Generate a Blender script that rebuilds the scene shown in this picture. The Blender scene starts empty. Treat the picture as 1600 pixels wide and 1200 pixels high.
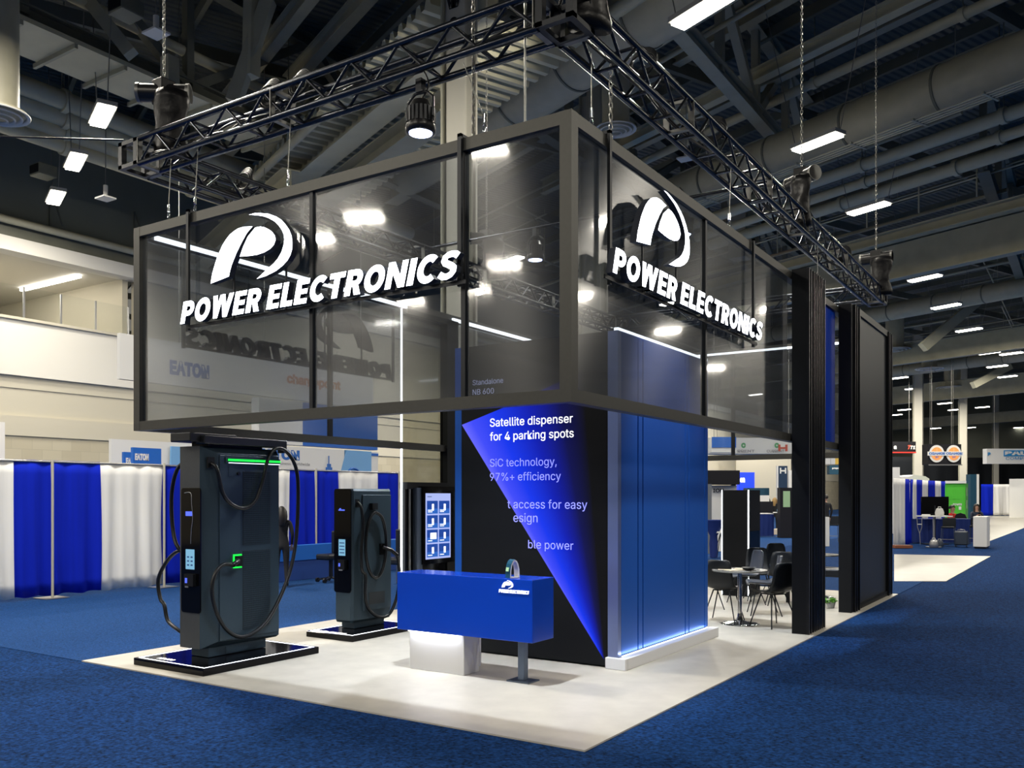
import bpy, bmesh, math, random, os
from mathutils import Vector, Matrix
random.seed(7)
sc = bpy.context.scene
PI = math.pi

# ------------------------------------------------------------------ camera
F, CX, CY = 1387.0, 800.0, 775.0            # focal length and principal point for 1600 x 1200
CAM = Vector((3.15, -5.58, 1.7))
YAW = math.atan(910 / 1387)
cd = bpy.data.cameras.new('camera'); cam = bpy.data.objects.new('camera', cd)
sc.collection.objects.link(cam); sc.camera = cam
cd.sensor_width = 36; cd.lens = 36 * F / 1600; cd.shift_y = (CY - 600) / 1600
cd.clip_end = 400
cam.location = CAM; cam.rotation_euler = (PI / 2, 0, YAW)

# ------------------------------------------------------------------ view, world, lights
vs = sc.view_settings
vs.view_transform = 'Standard'; vs.look = 'None'; vs.gamma = 1; vs.use_curve_mapping = False
vs.exposure = 0.0
sc.cycles.max_bounces = 7; sc.cycles.diffuse_bounces = 2; sc.cycles.glossy_bounces = 3
sc.cycles.transparent_max_bounces = 12; sc.cycles.transmission_bounces = 3
sc.cycles.sample_clamp_indirect = 4; sc.cycles.caustics_reflective = False; sc.cycles.caustics_refractive = False
sc.cycles.use_denoising = True
w = bpy.data.worlds.new('hall_world'); sc.world = w; w.use_nodes = True
bg = w.node_tree.nodes['Background']; bg.inputs[0].default_value = (1.0, 0.96, 0.84, 1); bg.inputs[1].default_value = 0.17

LAMP_P, LAMP_COL = 350.0, (1.0, 0.93, 0.80)
FWD = Vector((-math.sin(YAW), math.cos(YAW), 0)); RGT = Vector((math.cos(YAW), math.sin(YAW), 0))
A33 = math.atan(930 / 1387)
DA = math.cos(A33) * FWD - math.sin(A33) * RGT        # direction of the hall's ducts, joists and lamps
DB = Vector((DA.y, -DA.x, 0))                          # across them
ROTA = math.atan2(DA.y, DA.x)

def W(px, py, D):                                      # survey: a point seen at (px, py) that stands D metres deep
    return CAM + D * (FWD + (px - CX) / F * RGT + Vector((0, 0, (CY - py) / F)))
def gz(px, py, z=0.0): return W(px, py, (z - CAM.z) * F / (CY - py))
def gx(px, py, X):
    d = FWD + (px - CX) / F * RGT
    return W(px, py, (X - CAM.x) / d.x)
def gy(px, py, Y):
    d = FWD + (px - CX) / F * RGT
    return W(px, py, (Y - CAM.y) / d.y)

def area_light(name, loc, sx, sy, power, col, rot=(0, 0, 0), spread=PI):
    l = bpy.data.lights.new(name, 'AREA'); l.shape = 'RECTANGLE'; l.size = sx; l.size_y = sy
    l.energy = power; l.color = col; l.spread = spread
    o = bpy.data.objects.new(name, l); sc.collection.objects.link(o)
    o.location = loc; o.rotation_euler = rot
    return o
def spot(name, loc, target, power, col, deg=60, blend=.6, size=.08):
    l = bpy.data.lights.new(name, 'SPOT'); l.energy = power; l.color = col
    l.spot_size = math.radians(deg); l.spot_blend = blend; l.shadow_soft_size = size
    o = bpy.data.objects.new(name, l); sc.collection.objects.link(o)
    o.location = loc; o.rotation_euler = (Vector(target) - Vector(loc)).to_track_quat('-Z', 'Y').to_euler()
    return o

LZ = 10.0; WX = -24.0
near_lamps = [gz(1098, 15, LZ), gz(1277, 222, LZ), gz(1357, 325, LZ),
              gz(1445, 434, LZ), gz(1478, 478, LZ), gz(1514, 515, LZ), gz(1545, 551, LZ), gz(1558, 572, LZ),
              gz(160, 180, LZ), gz(118, 252, LZ), gz(87, 308, LZ)]
far_px = [(1574, 588), (1592, 607), (1580, 552), (1405, 590), (1427, 607), (1457, 621), (1476, 630), (1492, 640), (1417, 659),
          (1400, 648), (1405, 683), (1421, 688), (1424, 677), (1450, 686), (1466, 690), (1477, 679), (1489, 684), (1500, 689),
          (1545, 671), (1550, 675), (1569, 685), (1563, 680), (1578, 693), (1535, 701), (1528, 690), (1588, 698), (1447, 700), (1462, 669), (1516, 668), (1590, 668), (1413, 640), (1535, 636)]
far_lamps = [gz(x, y, LZ) for x, y in far_px]
# lamps of the same rows that hang behind the camera and beside the frame: seen only in the glass
back_lamps = [Vector((x, y, LZ)) for x, y in (
    (-14.9, -13.9), (-17.75, -14.7), (-9.0, -11.6), (-27.9, -16.8), (-24.1, -25.7), (-14.4, -20.6), (-17.4, -23.0), (-21.0, -23.4),
    (8.8, 18.4), (8.7, 24.2), (14.6, 35.7), (14.6, 42.6), (8.5, 33.4), (13.3, 50.8), (17.2, 49.2), (14.6, 26.5),
    (-2.2, -9.5), (-2.2, -15.5), (-2.2, -21.5), (7.5, -9.5), (7.5, -3.5), (7.8, 4.0), (8.2, 11.0), (-9.5, -5.0), (16.0, 2.0), (16.0, 12.0))]
light_spots = near_lamps[:8] + far_lamps[:6:2] + far_lamps[6:20:4]
for i, p in enumerate(near_lamps):
    area_light('lamp_light', p + Vector((0, 0, -.07)), 1.15, .30, LAMP_P * (1.0 if i < 3 else 1.5 if i < 8 else .9), LAMP_COL, (0, 0, ROTA))
for i, p in enumerate(far_lamps):
    if i in (1, 3, 5, 8, 13, 18, 20, 24):
        area_light('lamp_light', p + Vector((0, 0, -.07)), 1.15, .30, LAMP_P * 3.0, LAMP_COL, (0, 0, ROTA))
for p in back_lamps:
    area_light('lamp_light', p + Vector((0, 0, -.07)), 1.15, .30, LAMP_P * .95, LAMP_COL, (0, 0, ROTA))
# added fill lamps at hall lamp height, powered up to brighten the left side
fill_lamps = []
for X0, Y0 in ((-18, -6), (-8.5, 1.0), (-14, 20.5), (-18, 24), (-12, 30), (-18, 44), (-8, 44), (-20, 66), (-10, 62)):
    fill_lamps.append(Vector((X0, Y0, LZ)))
    area_light('lamp_light', (X0, Y0, LZ - .07), 1.15, .30, LAMP_P * (3.2 if X0 == -8.5 else 2.3), LAMP_COL, (0, 0, ROTA))
for Y0 in (2.0, 7.5): area_light('mezzanine_light', (WX - 3.5, Y0, 8.86), 3.0, .12, 130, LAMP_COL)
# booth spots at truss height
COOL = (0.86, 0.92, 1.0)
spot('booth_spot', (-1.49, .12, 4.66), (-2.0, .8, 0), 1100, COOL, 75, .7)
spot('booth_spot', (-1.2, 5.0, 4.96), (-.9, 6.4, 0), 900, COOL, 70, .7)
spot('booth_spot', (-3.4, 5.0, 4.96), (-3.0, 2.2, 0), 1100, COOL, 80, .7)
spot('booth_spot', (.1, 8.6, 5.0), (-1.5, 8.9, 0), 300, COOL, 70, .7)
spot('booth_spot', (-.05, 3.0, 5.05), (-.8, 3.5, 2.2), 520, COOL, 50, .8)  # added spot without a fixture, brightens the blue tower side

# ------------------------------------------------------------------ materials
def nmat(name):
    m = bpy.data.materials.new(name); m.use_nodes = True
    nt = m.node_tree; return m, nt, nt.nodes, nt.links, nt.nodes['Principled BSDF']
MAT = {}
def mat(name, col, rough=.5, metal=0.0, emit=None, es=0.0, noise=0.0, scale=20.0, bump=0.0, bscale=60.0, coat=0.0, sheen=0.0, stretch=None, spec=None):
    m, nt, N, L, b = nmat(name)
    b.inputs['Base Color'].default_value = (*col, 1); b.inputs['Roughness'].default_value = rough
    b.inputs['Metallic'].default_value = metal
    if spec is not None: b.inputs['Specular IOR Level'].default_value = spec
    if coat: b.inputs['Coat Weight'].default_value = coat; b.inputs['Coat Roughness'].default_value = .08
    if sheen: b.inputs['Sheen Weight'].default_value = sheen
    if emit: b.inputs['Emission Color'].default_value = (*emit, 1); b.inputs['Emission Strength'].default_value = es
    tc = N.new('ShaderNodeTexCoord') if (noise or bump) else None
    src = tc.outputs['Object'] if tc else None
    if tc and stretch:
        mp = N.new('ShaderNodeMapping'); mp.inputs['Scale'].default_value = stretch; L.new(src, mp.inputs[0]); src = mp.outputs[0]
    if noise:
        n = N.new('ShaderNodeTexNoise'); n.inputs['Scale'].default_value = scale; n.inputs['Detail'].default_value = 6
        L.new(src, n.inputs['Vector'])
        r = N.new('ShaderNodeMapRange'); r.inputs[1].default_value = .25; r.inputs[2].default_value = .75
        r.inputs[3].default_value = 1 - noise; r.inputs[4].default_value = 1 + noise; L.new(n.outputs[0], r.inputs[0])
        mx = N.new('ShaderNodeVectorMath'); mx.operation = 'SCALE'; mx.inputs[0].default_value = col
        L.new(r.outputs[0], mx.inputs['Scale']); L.new(mx.outputs[0], b.inputs['Base Color'])
    if bump:
        n2 = N.new('ShaderNodeTexNoise'); n2.inputs['Scale'].default_value = bscale; n2.inputs['Detail'].default_value = 4
        L.new(src, n2.inputs['Vector'])
        bp = N.new('ShaderNodeBump'); bp.inputs['Strength'].default_value = bump; bp.inputs['Distance'].default_value = .02
        L.new(n2.outputs[0], bp.inputs['Height']); L.new(bp.outputs[0], b.inputs['Normal'])
    MAT[name] = m; return m

mat('carpet', (.006, .040, .150), .95, noise=.95, scale=38, bump=1.0, bscale=120, spec=.1)
mat('carpet_aisle', (.012, .062, .215), .95, noise=.6, scale=55, bump=.9, bscale=140, spec=.15)
mat('booth_floor', (.50, .475, .42), .40, noise=.10, scale=4.0, bump=.04, bscale=8)
mat('beige_floor', (.34, .325, .28), .35, noise=.1, scale=2.0)
mat('frame', (.066, .065, .058), .42, .45, noise=.06, scale=30)
mat('black_alu', (.022, .024, .028), .38, .5)
mat('matte_black', (.005, .006, .008), .5, spec=.2)
mat('slat_black', (.007, .008, .011), .34, .15, spec=.3)
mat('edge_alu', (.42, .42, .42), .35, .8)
mat('truss', (.055, .06, .072), .22, .9, noise=.2, scale=15)
mat('truss_plate', (.20, .20, .19), .42, .7, noise=.25, scale=12)
mat('chain', (.45, .44, .40), .35, .9)
mat('cable', (.007, .008, .010), .34, spec=.4)
mat('bag', (.005, .005, .006), .38, bump=.5, bscale=9, spec=.25)
mat('motor', (.010, .010, .011), .32)
mat('wire', (.30, .30, .28), .45, .7)
mat('led', (1, 1, 1), .5, emit=(.88, .95, 1.0), es=4.0)
mat('led_soft', (1, 1, 1), .5, emit=(.80, .92, 1.0), es=1.6)
mat('letter_face', (1, 1, 1), .5, emit=(.90, .93, 1.0), es=6.0)
mat('letter_side', (.05, .055, .075), .4, .3)
mat('lamp_face', (1, 1, 1), .5, emit=(1.0, .93, .80), es=14.0)
mat('lamp_body', (.45, .44, .40), .5)
mat('counter_blue', (.002, .042, .43), .22, coat=.2)
mat('white_satin', (.78, .79, .82), .35)
mat('white_paint', (.74, .73, .70), .6)
mat('edge_blue_sheen', (.30, .38, .72), .32, .85)  # tower edge blue made paler, its reflection put into the colour
mat('partition_blue', (.006, .05, .26), .6)
mat('end_panel', (.030, .033, .038), .4)
mat('steel_leg', (.10, .13, .19), .35, .6)
mat('charger', (.034, .060, .082), .42, .35, noise=.05, scale=60)
mat('charger_front', (.055, .060, .062), .48, .2, noise=.08, scale=80)
mat('charger_top', (.12, .14, .19), .4, .4)
mat('gloss_black', (.003, .003, .004), .07, spec=.15)
mat('mesh_vent', (.012, .018, .024), .5)
mat('green_led', (0, .1, 0), .4, emit=(.01, 1.0, .06), es=1.8)
mat('blue_led', (0, 0, .1), .4, emit=(.10, .16, 1.0), es=1.2)
mat('screen_pale', (.02, .03, .04), .3, emit=(.20, .46, .66), es=1.0)
mat('kiosk_pale', (.02, .03, .04), .3, emit=(.42, .50, .92), es=1.0)
mat('screen_ink', (.02, .05, .15), .4, emit=(.03, .08, .22), es=.5)
mat('drape_blue', (.003, .018, .50), .85, spec=.15, noise=.10, scale=2.0, stretch=(6, 6, .3))
mat('drape_white', (.86, .86, .85), .85, noise=.05, scale=2.0, stretch=(6, 6, .3))
mat('drape_black', (.010, .013, .018), .9)
mat('steel_paint', (.38, .37, .28), .6, noise=.12, scale=2.0)
mat('steel_dark', (.15, .155, .125), .6, noise=.15, scale=2.0)
mat('steel_light', (.56, .53, .38), .6, noise=.08, scale=2.0)
mat('duct_paint', (.42, .40, .30), .5, noise=.08, scale=3.0)
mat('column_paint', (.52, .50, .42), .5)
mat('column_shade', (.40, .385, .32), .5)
mat('wall_dark', (.18, .195, .165), .85, noise=.1, scale=.6)
mat('wall_white', (.80, .78, .72), .7)
mat('wall_cream', (.62, .58, .47), .7)
mat('wall_tile', (.50, .45, .33), .6, noise=.15, scale=1.2)
mat('inner_ceiling', (.62, .60, .55), .7)
mat('inner_led', (1, 1, 1), .5, emit=(1.0, .95, .85), es=9.0)
mat('sign_blue', (.01, .13, .55), .4)
mat('sign_blue_lit', (.01, .05, .5), .4, emit=(.02, .06, .9), es=.8)
mat('sign_navy', (.010, .035, .085), .45)
mat('sign_white', (.80, .80, .78), .5)
mat('sign_cyan', (.18, .42, .75), .45)
mat('ink_blue', (.02, .14, .50), .5)
mat('ink_grey', (.30, .30, .32), .5)
mat('ink_orange', (.65, .25, .10), .5)
mat('ink_green', (.10, .40, .16), .5)
mat('ink_red', (.60, .10, .06), .5)
mat('ink_black', (.014, .014, .018), .6, spec=.2)
mat('orange', (.80, .30, .08), .5, emit=(1.0, .38, .12), es=.35)
mat('yellow', (.85, .55, .08), .5)
mat('bauer_blue', (.02, .26, .62), .5)
mat('green_paint', (.09, .55, .045), .45)
mat('green_pale', (.40, .62, .34), .5)
mat('teal', (.005, .055, .10), .5)
mat('wood_brown', (.22, .07, .03), .6)
mat('table_blue', (.005, .025, .17), .8)
mat('chair_black', (.009, .012, .017), .38, spec=.35)
mat('chair_blue', (.040, .050, .075), .35)
mat('chrome', (.75, .76, .78), .08, 1.0)
mat('table_top', (.42, .42, .40), .15, noise=.05)
mat('paper', (.72, .62, .48), .6)
mat('skin', (.52, .30, .21), .55)
mat('hair_black', (.012, .010, .010), .5)
mat('hair_blond', (.35, .22, .08), .5)
mat('cloth_red', (.55, .015, .012), .8)
mat('cloth_black', (.012, .013, .017), .85)
mat('cloth_grey', (.16, .18, .21), .85)
mat('cloth_white', (.70, .70, .72), .8)
mat('cloth_navy', (.02, .03, .06), .8)
mat('leaf', (.10, .30, .03), .5)
mat('shoe', (.02, .02, .02), .5)
mat('exit_red', (.5, .01, .01), .5, emit=(1, .03, .03), es=2.0)
mat('suitcase', (.035, .05, .08), .4)
mat('bag_white', (.62, .62, .60), .6)
mat('text_white', (1, 1, 1), .5, emit=(1, 1, 1), es=1.0)
mat('text_lav', (.3, .3, .6), .5, emit=(.20, .22, 1.0), es=.9)
mat('text_blue', (.2, .2, .7), .5, emit=(.18, .24, .85), es=.8)
mat('text_grey', (.3, .3, .4), .5, emit=(.34, .37, .62), es=.9)
mat('moving_lens', (1, 1, 1), .3, emit=(.55, .62, 1.0), es=14.0)

def glass_mat(name, tint, f0=.06, rough=.10, bump=.25, haze=.0, aniso=0.0):
    """a tinted sheet: the outward face reflects by Schlick's law and tints, the inward face is clear"""
    m, nt, N, L, b = nmat(name); N.remove(b)
    out = N['Material Output']
    tr = N.new('ShaderNodeBsdfTransparent'); tr.inputs[0].default_value = (*tint, 1)
    cl = N.new('ShaderNodeBsdfTransparent'); cl.inputs[0].default_value = (1, 1, 1, 1)
    gl = N.new('ShaderNodeBsdfAnisotropic'); gl.inputs['Roughness'].default_value = rough
    gl.inputs[0].default_value = (1, 1, 1, 1)
    lw_ = N.new('ShaderNodeLayerWeight'); lw_.inputs[0].default_value = .5
    pw = N.new('ShaderNodeMath'); pw.operation = 'POWER'; pw.inputs[1].default_value = 3.0; L.new(lw_.outputs['Facing'], pw.inputs[0])
    mr = N.new('ShaderNodeMapRange'); mr.inputs[3].default_value = f0; mr.inputs[4].default_value = 1.0; L.new(pw.outputs[0], mr.inputs[0])
    mx = N.new('ShaderNodeMixShader'); m2 = N.new('ShaderNodeMixShader'); ge = N.new('ShaderNodeNewGeometry')
    if bump:
        tc = N.new('ShaderNodeTexCoord'); nz = N.new('ShaderNodeTexNoise'); nz.inputs['Scale'].default_value = .9; nz.inputs['Detail'].default_value = 1
        bp = N.new('ShaderNodeBump'); bp.inputs['Strength'].default_value = bump; bp.inputs['Distance'].default_value = .01
        L.new(tc.outputs['Object'], nz.inputs['Vector']); L.new(nz.outputs[0], bp.inputs['Height']); L.new(bp.outputs[0], gl.inputs['Normal'])
    gl.inputs['Anisotropy'].default_value = aniso
    df = N.new('ShaderNodeBsdfDiffuse'); df.inputs[0].default_value = (.30, .37, .48, 1); m3 = N.new('ShaderNodeMixShader'); m3.inputs[0].default_value = haze
    L.new(tr.outputs[0], m3.inputs[1]); L.new(df.outputs[0], m3.inputs[2])
    L.new(mr.outputs[0], mx.inputs[0]); L.new(m3.outputs[0], mx.inputs[1])
    g2 = N.new('ShaderNodeBsdfAnisotropic'); g2.inputs['Roughness'].default_value = .24; g2.inputs['Anisotropy'].default_value = .7; g2.inputs[0].default_value = (1, 1, 1, 1)
    m4 = N.new('ShaderNodeMixShader'); m4.inputs[0].default_value = .5; L.new(gl.outputs[0], m4.inputs[1]); L.new(g2.outputs[0], m4.inputs[2]); L.new(m4.outputs[0], mx.inputs[2])
    L.new(ge.outputs['Backfacing'], m2.inputs[0]); L.new(mx.outputs[0], m2.inputs[1]); L.new(cl.outputs[0], m2.inputs[2])
    L.new(m2.outputs[0], out.inputs[0]); MAT[name] = m; return m
glass_mat('smoked_glass', (.38, .41, .44), .075, .05, .10, .03, .4)
glass_mat('tinted_glass', (.62, .64, .66), .06, .06, .1, .02)
glass_mat('wall_glass', (.42, .42, .34), .15, .05)
glass_mat('clear_glass', (.93, .95, .95), .04, .02, 0)

def blue_wall():
    m, nt, N, L, b = nmat('blue_wall')
    b.inputs['Base Color'].default_value = (.02, .13, .58, 1); b.inputs['Metallic'].default_value = .40
    b.inputs['Roughness'].default_value = .36; MAT['blue_wall'] = m
blue_wall()

def shard():                                             # the picture on the LED wall: a blue beam fading to black
    m, nt, N, L, b = nmat('led_picture')
    b.inputs['Base Color'].default_value = (.003, .003, .004, 1); b.inputs['Roughness'].default_value = .45; b.inputs['Specular IOR Level'].default_value = .2
    tc = N.new('ShaderNodeTexCoord'); sx = N.new('ShaderNodeSeparateXYZ'); L.new(tc.outputs['Object'], sx.inputs[0])
    def M(op, a, c=None):
        n = N.new('ShaderNodeMath'); n.operation = op
        for i, v in enumerate((a, c)):
            if v is None: continue
            if isinstance(v, (int, float)): n.inputs[i].default_value = v
            else: L.new(v, n.inputs[i])
        return n.outputs[0]
    dx = M('SUBTRACT', sx.outputs[0], 0.0); dz = M('ADD', sx.outputs[2], .02)
    ang = M('ARCTAN2', dx, dz)                            # from the shard's lower tip
    t = M('DIVIDE', M('ADD', ang, .635), .55)
    cr = N.new('ShaderNodeValToRGB'); L.new(t, cr.inputs[0])
    e = cr.color_ramp.elements; e[0].position = 0; e[0].color = (.16, .16, 1, 1); e[1].position = 1; e[1].color = (0, 0, 0, 1)
    for p, c in ((.10, (.05, .07, .95, 1)), (.28, (.004, .035, .85, 1)), (.55, (.0, .008, .42, 1)), (.8, (0, .001, .07, 1))):
        x = e.new(p); x.color = c
    L.new(cr.outputs[0], b.inputs['Emission Color']); b.inputs['Emission Strength'].default_value = 1.0
    MAT['led_picture'] = m
shard()

def ribbed(name, col, scale, direction_rot, rough=.6, bump=.8):
    m, nt, N, L, b = nmat(name); b.inputs['Base Color'].default_value = (*col, 1); b.inputs['Roughness'].default_value = rough
    tc = N.new('ShaderNodeTexCoord'); mp = N.new('ShaderNodeMapping'); mp.inputs['Rotation'].default_value = (0, 0, direction_rot)
    wv = N.new('ShaderNodeTexWave'); wv.inputs['Scale'].default_value = scale
    bp = N.new('ShaderNodeBump'); bp.inputs['Strength'].default_value = bump; bp.inputs['Distance'].default_value = .08
    L.new(tc.outputs['Object'], mp.inputs[0]); L.new(mp.outputs[0], wv.inputs[0]); L.new(wv.outputs[1], bp.inputs['Height']); L.new(bp.outputs[0], b.inputs['Normal'])
    MAT[name] = m
ribbed('deck', (.085, .095, .088), 1.3, -ROTA, bump=.7)

def tiles():
    m, nt, N, L, b = nmat('wall_blocks'); b.inputs['Roughness'].default_value = .6
    tc = N.new('ShaderNodeTexCoord'); mp = N.new('ShaderNodeMapping'); mp.inputs['Rotation'].default_value = (0, PI / 2, PI / 2)
    br = N.new('ShaderNodeTexBrick'); br.inputs['Scale'].default_value = .8
    br.inputs['Color1'].default_value = (.50, .45, .33, 1); br.inputs['Color2'].default_value = (.58, .53, .40, 1); br.inputs['Mortar'].default_value = (.45, .41, .31, 1)
    br.inputs['Mortar Size'].default_value = .006
    L.new(tc.outputs['Object'], mp.inputs[0]); L.new(mp.outputs[0], br.inputs[0]); L.new(br.outputs[0], b.inputs['Base Color']); MAT['wall_blocks'] = m
tiles()

# ------------------------------------------------------------------ mesh helpers
class B:
    def __init__(s): s.v = []; s.f = []; s.m = []; s.sm = []
    def add(s, vs_, fs, mi=0, smooth=False):
        o = len(s.v); s.v += [tuple(v) for v in vs_]
        for f in fs: s.f.append([i + o for i in f]); s.m.append(mi); s.sm.append(smooth)
        return s
    def box(s, x0, y0, z0, x1, y1, z1, mi=0):
        return s.add([(x, y, z) for z in (z0, z1) for x, y in ((x0, y0), (x1, y0), (x1, y1), (x0, y1))],
                     [(3, 2, 1, 0), (4, 5, 6, 7), (0, 1, 5, 4), (1, 2, 6, 5), (2, 3, 7, 6), (3, 0, 4, 7)], mi)
    def bbox(s, x0, y0, z0, x1, y1, z1, r=.01, mi=0):     # box with bevelled vertical and top edges
        lo = lambda z, i: [(x0 + i, y0 + r, z), (x0 + r, y0 + i, z), (x1 - r, y0 + i, z), (x1 - i, y0 + r, z),
                           (x1 - i, y1 - r, z), (x1 - r, y1 - i, z), (x0 + r, y1 - i, z), (x0 + i, y1 - r, z)]
        V = lo(z0, r * .6) + lo(z0 + r, 0) + lo(z1 - r, 0) + lo(z1, r * .6)
        Fc = [tuple(range(7, -1, -1)), tuple(range(24, 32))]
        for k in range(3):
            for i in range(8): Fc.append((k * 8 + i, k * 8 + (i + 1) % 8, k * 8 + 8 + (i + 1) % 8, k * 8 + 8 + i))
        return s.add(V, Fc, mi)
    def beam(s, p, q, wd, ht, mi=0, up=Vector((0, 0, 1))):   # rectangular bar from p to q
        p, q = Vector(p), Vector(q); d = (q - p).normalized()
        if abs(d.dot(up)) > .99: up = Vector((1, 0, 0))
        a = d.cross(up).normalized() * wd / 2; b = a.cross(d).normalized() * ht / 2
        V = [p - a - b, p + a - b, p + a + b, p - a + b, q - a - b, q + a - b, q + a + b, q - a + b]
        return s.add(V, [(3, 2, 1, 0), (4, 5, 6, 7), (0, 1, 5, 4), (1, 2, 6, 5), (2, 3, 7, 6), (3, 0, 4, 7)], mi)
    def cyl(s, p, q, r, r2=None, n=10, mi=0, caps=True):
        p, q = Vector(p), Vector(q); r2 = r if r2 is None else r2; d = (q - p).normalized()
        a = d.orthogonal().normalized(); b = d.cross(a)
        V = [c + rr * (math.cos(t) * a + math.sin(t) * b) for c, rr in ((p, r), (q, r2)) for t in [2 * PI * i / n for i in range(n)]]
        s.add(V, [(i, (i + 1) % n, n + (i + 1) % n, n + i) for i in range(n)], mi, True)
        if caps: s.add(V, [tuple(range(n - 1, -1, -1)), tuple(range(n, 2 * n))], mi)
        return s
    def tube(s, pts, r, n=8, mi=0, closed=False):
        pts = [Vector(p) for p in pts]; m = len(pts); V = []; prev = None
        for i, p in enumerate(pts):
            a = pts[(i + 1) % m] if (closed or i < m - 1) else p; c = pts[i - 1] if (closed or i) else p
            d = (a - c).normalized()
            u = d.orthogonal().normalized() if prev is None else (prev - d * prev.dot(d)).normalized()
            prev = u; v = d.cross(u); rr = r[i] if isinstance(r, (list, tuple)) else r
            V += [p + rr * (math.cos(2 * PI * k / n) * u + math.sin(2 * PI * k / n) * v) for k in range(n)]
        Fc = [(i * n + k, i * n + (k + 1) % n, ((i + 1) % m) * n + (k + 1) % n, ((i + 1) % m) * n + k) for i in range(m if closed else m - 1) for k in range(n)]
        s.add(V, Fc, mi, True)
        if not closed: s.add(V, [tuple(range(n - 1, -1, -1)), tuple(range((m - 1) * n, m * n))], mi)
        return s
    def prism(s, pts, fn, t0, t1, mi=0, mside=None):      # 2D outline, fn(u, v, t) -> 3D
        n = len(pts); V = [fn(u, v, t) for t in (t0, t1) for u, v in pts]
        s.add(V, [tuple(range(n - 1, -1, -1))], mi); s.add(V, [tuple(range(n, 2 * n))], mi)
        s.add(V, [(i, (i + 1) % n, n + (i + 1) % n, n + i) for i in range(n)], mi if mside is None else mside)
        return s
    def lathe(s, prof, c=(0, 0, 0), n=24, mi=0):
        V = [(c[0] + r * math.cos(2 * PI * k / n), c[1] + r * math.sin(2 * PI * k / n), c[2] + z) for r, z in prof for k in range(n)]
        return s.add(V, [(i * n + k, i * n + (k + 1) % n, (i + 1) * n + (k + 1) % n, (i + 1) * n + k) for i in range(len(prof) - 1) for k in range(n)], mi, True)
    def obj(s, name, mats, parent=None, **pr):
        if isinstance(mats, str): mats = [mats]
        off = Vector(parent['_o']) if parent is not None else Vector((0, 0, 0))
        me = bpy.data.meshes.new(name); me.from_pydata([tuple(Vector(v) - off) for v in s.v], [], s.f); me.update()
        for x in mats: me.materials.append(MAT[x])
        me.polygons.foreach_set('material_index', s.m); me.polygons.foreach_set('use_smooth', s.sm)
        bm = bmesh.new(); bm.from_mesh(me); bmesh.ops.recalc_face_normals(bm, faces=bm.faces); bm.to_mesh(me); bm.free()
        o = bpy.data.objects.new(name, me); sc.collection.objects.link(o)
        if parent is not None: o.parent = parent; o['_o'] = tuple(off)
        else: o['_o'] = (0.0, 0.0, 0.0)
        for k, v in pr.items(): o[k] = v
        return o
def thing(name, label, cat, loc=(0, 0, 0), group=None):
    o = bpy.data.objects.new(name, None); sc.collection.objects.link(o); o.location = loc; o['_o'] = tuple(loc)
    o['label'] = label; o['category'] = cat
    if group: o['group'] = group
    return o
def tag(o, label, cat, group=None):
    o['label'] = label; o['category'] = cat
    if group: o['group'] = group
    return o
def centre(o, loc):                                       # move a single-mesh thing's origin to loc
    loc = Vector(loc); o.data.transform(Matrix.Translation(-loc)); o.location = loc; return o
def dup(o, parent=None):
    c = o.copy(); sc.collection.objects.link(c)
    if parent is not None: c.parent = parent
    for ch in [x for x in bpy.data.objects if x.parent == o]: dup(ch, c)
    return c
def bbx(name, m, a, parent=None, **pr): return B().box(*a).obj(name, m, parent, **pr)

# text
FONT = None
try: FONT = bpy.data.fonts.load(os.path.join(bpy.utils.resource_path('LOCAL'), 'datafiles', 'fonts', 'Inter.woff2'))
except Exception: FONT = None
def text_mesh(txt, size=1.0, extrude=0.0, offset=0.0, shear=0.0, spacing=1.0, lsp=1.0, res=3):
    c = bpy.data.curves.new('txt', 'FONT'); c.body = txt; c.size = size; c.extrude = extrude; c.offset = offset; c.shear = shear
    c.space_character = spacing; c.space_line = lsp; c.resolution_u = res
    if FONT: c.font = FONT
    o = bpy.data.objects.new('txt', c); sc.collection.objects.link(o)
    me = bpy.data.meshes.new_from_object(o.evaluated_get(bpy.context.evaluated_depsgraph_get()))
    bpy.data.objects.remove(o); bpy.data.curves.remove(c); return me
def place_mesh(me, name, m, org, ux, uy, parent=None, width=None, height=None, thick=None, **pr):
    """lay a text mesh in the plane org + x*ux + y*uy; fit to width and height when given"""
    xs = [v.co.x for v in me.vertices]; ys = [v.co.y for v in me.vertices]; zs = [v.co.z for v in me.vertices]
    x0, y0, z0 = min(xs), min(ys), min(zs); sx = (width / (max(xs) - x0)) if width else 1; sy = (height / (max(ys) - y0)) if height else (sx if width else 1)
    if height and not width: sx = sy
    ux, uy = Vector(ux), Vector(uy); nz = ux.cross(uy); off = Vector(parent['_o']) if parent is not None else Vector((0, 0, 0)); org = Vector(org)
    for v in me.vertices: v.co = org + (v.co.x - x0) * sx * ux + (v.co.y - y0) * sy * uy + (v.co.z - z0) * nz - off
    ms = [m] if isinstance(m, str) else m
    me.materials.clear()
    for x in ms: me.materials.append(MAT[x])
    if len(ms) > 1:
        me.update()
        for p in me.polygons: p.material_index = 0 if p.normal.dot(nz) > .7 else 1
    else:
        for p in me.polygons: p.material_index = 0
    o = bpy.data.objects.new(name, me); sc.collection.objects.link(o); o['_o'] = tuple(off)
    if parent is not None: o.parent = parent
    for k, v in pr.items(): o[k] = v
    return o
def label_text(name, txt, m, org, ux, uy, parent, width=None, height=None, bold=0.0, shear=0.0, ext=.002, lsp=1.0, spacing=1.0):
    return place_mesh(text_mesh(txt, 1.0, ext, bold, shear, spacing, lsp), name, m, org, ux, uy, parent, width, height)
XP, YP, ZP, XM, YM = (1, 0, 0), (0, 1, 0), (0, 0, 1), (-1, 0, 0), (0, -1, 0)
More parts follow.
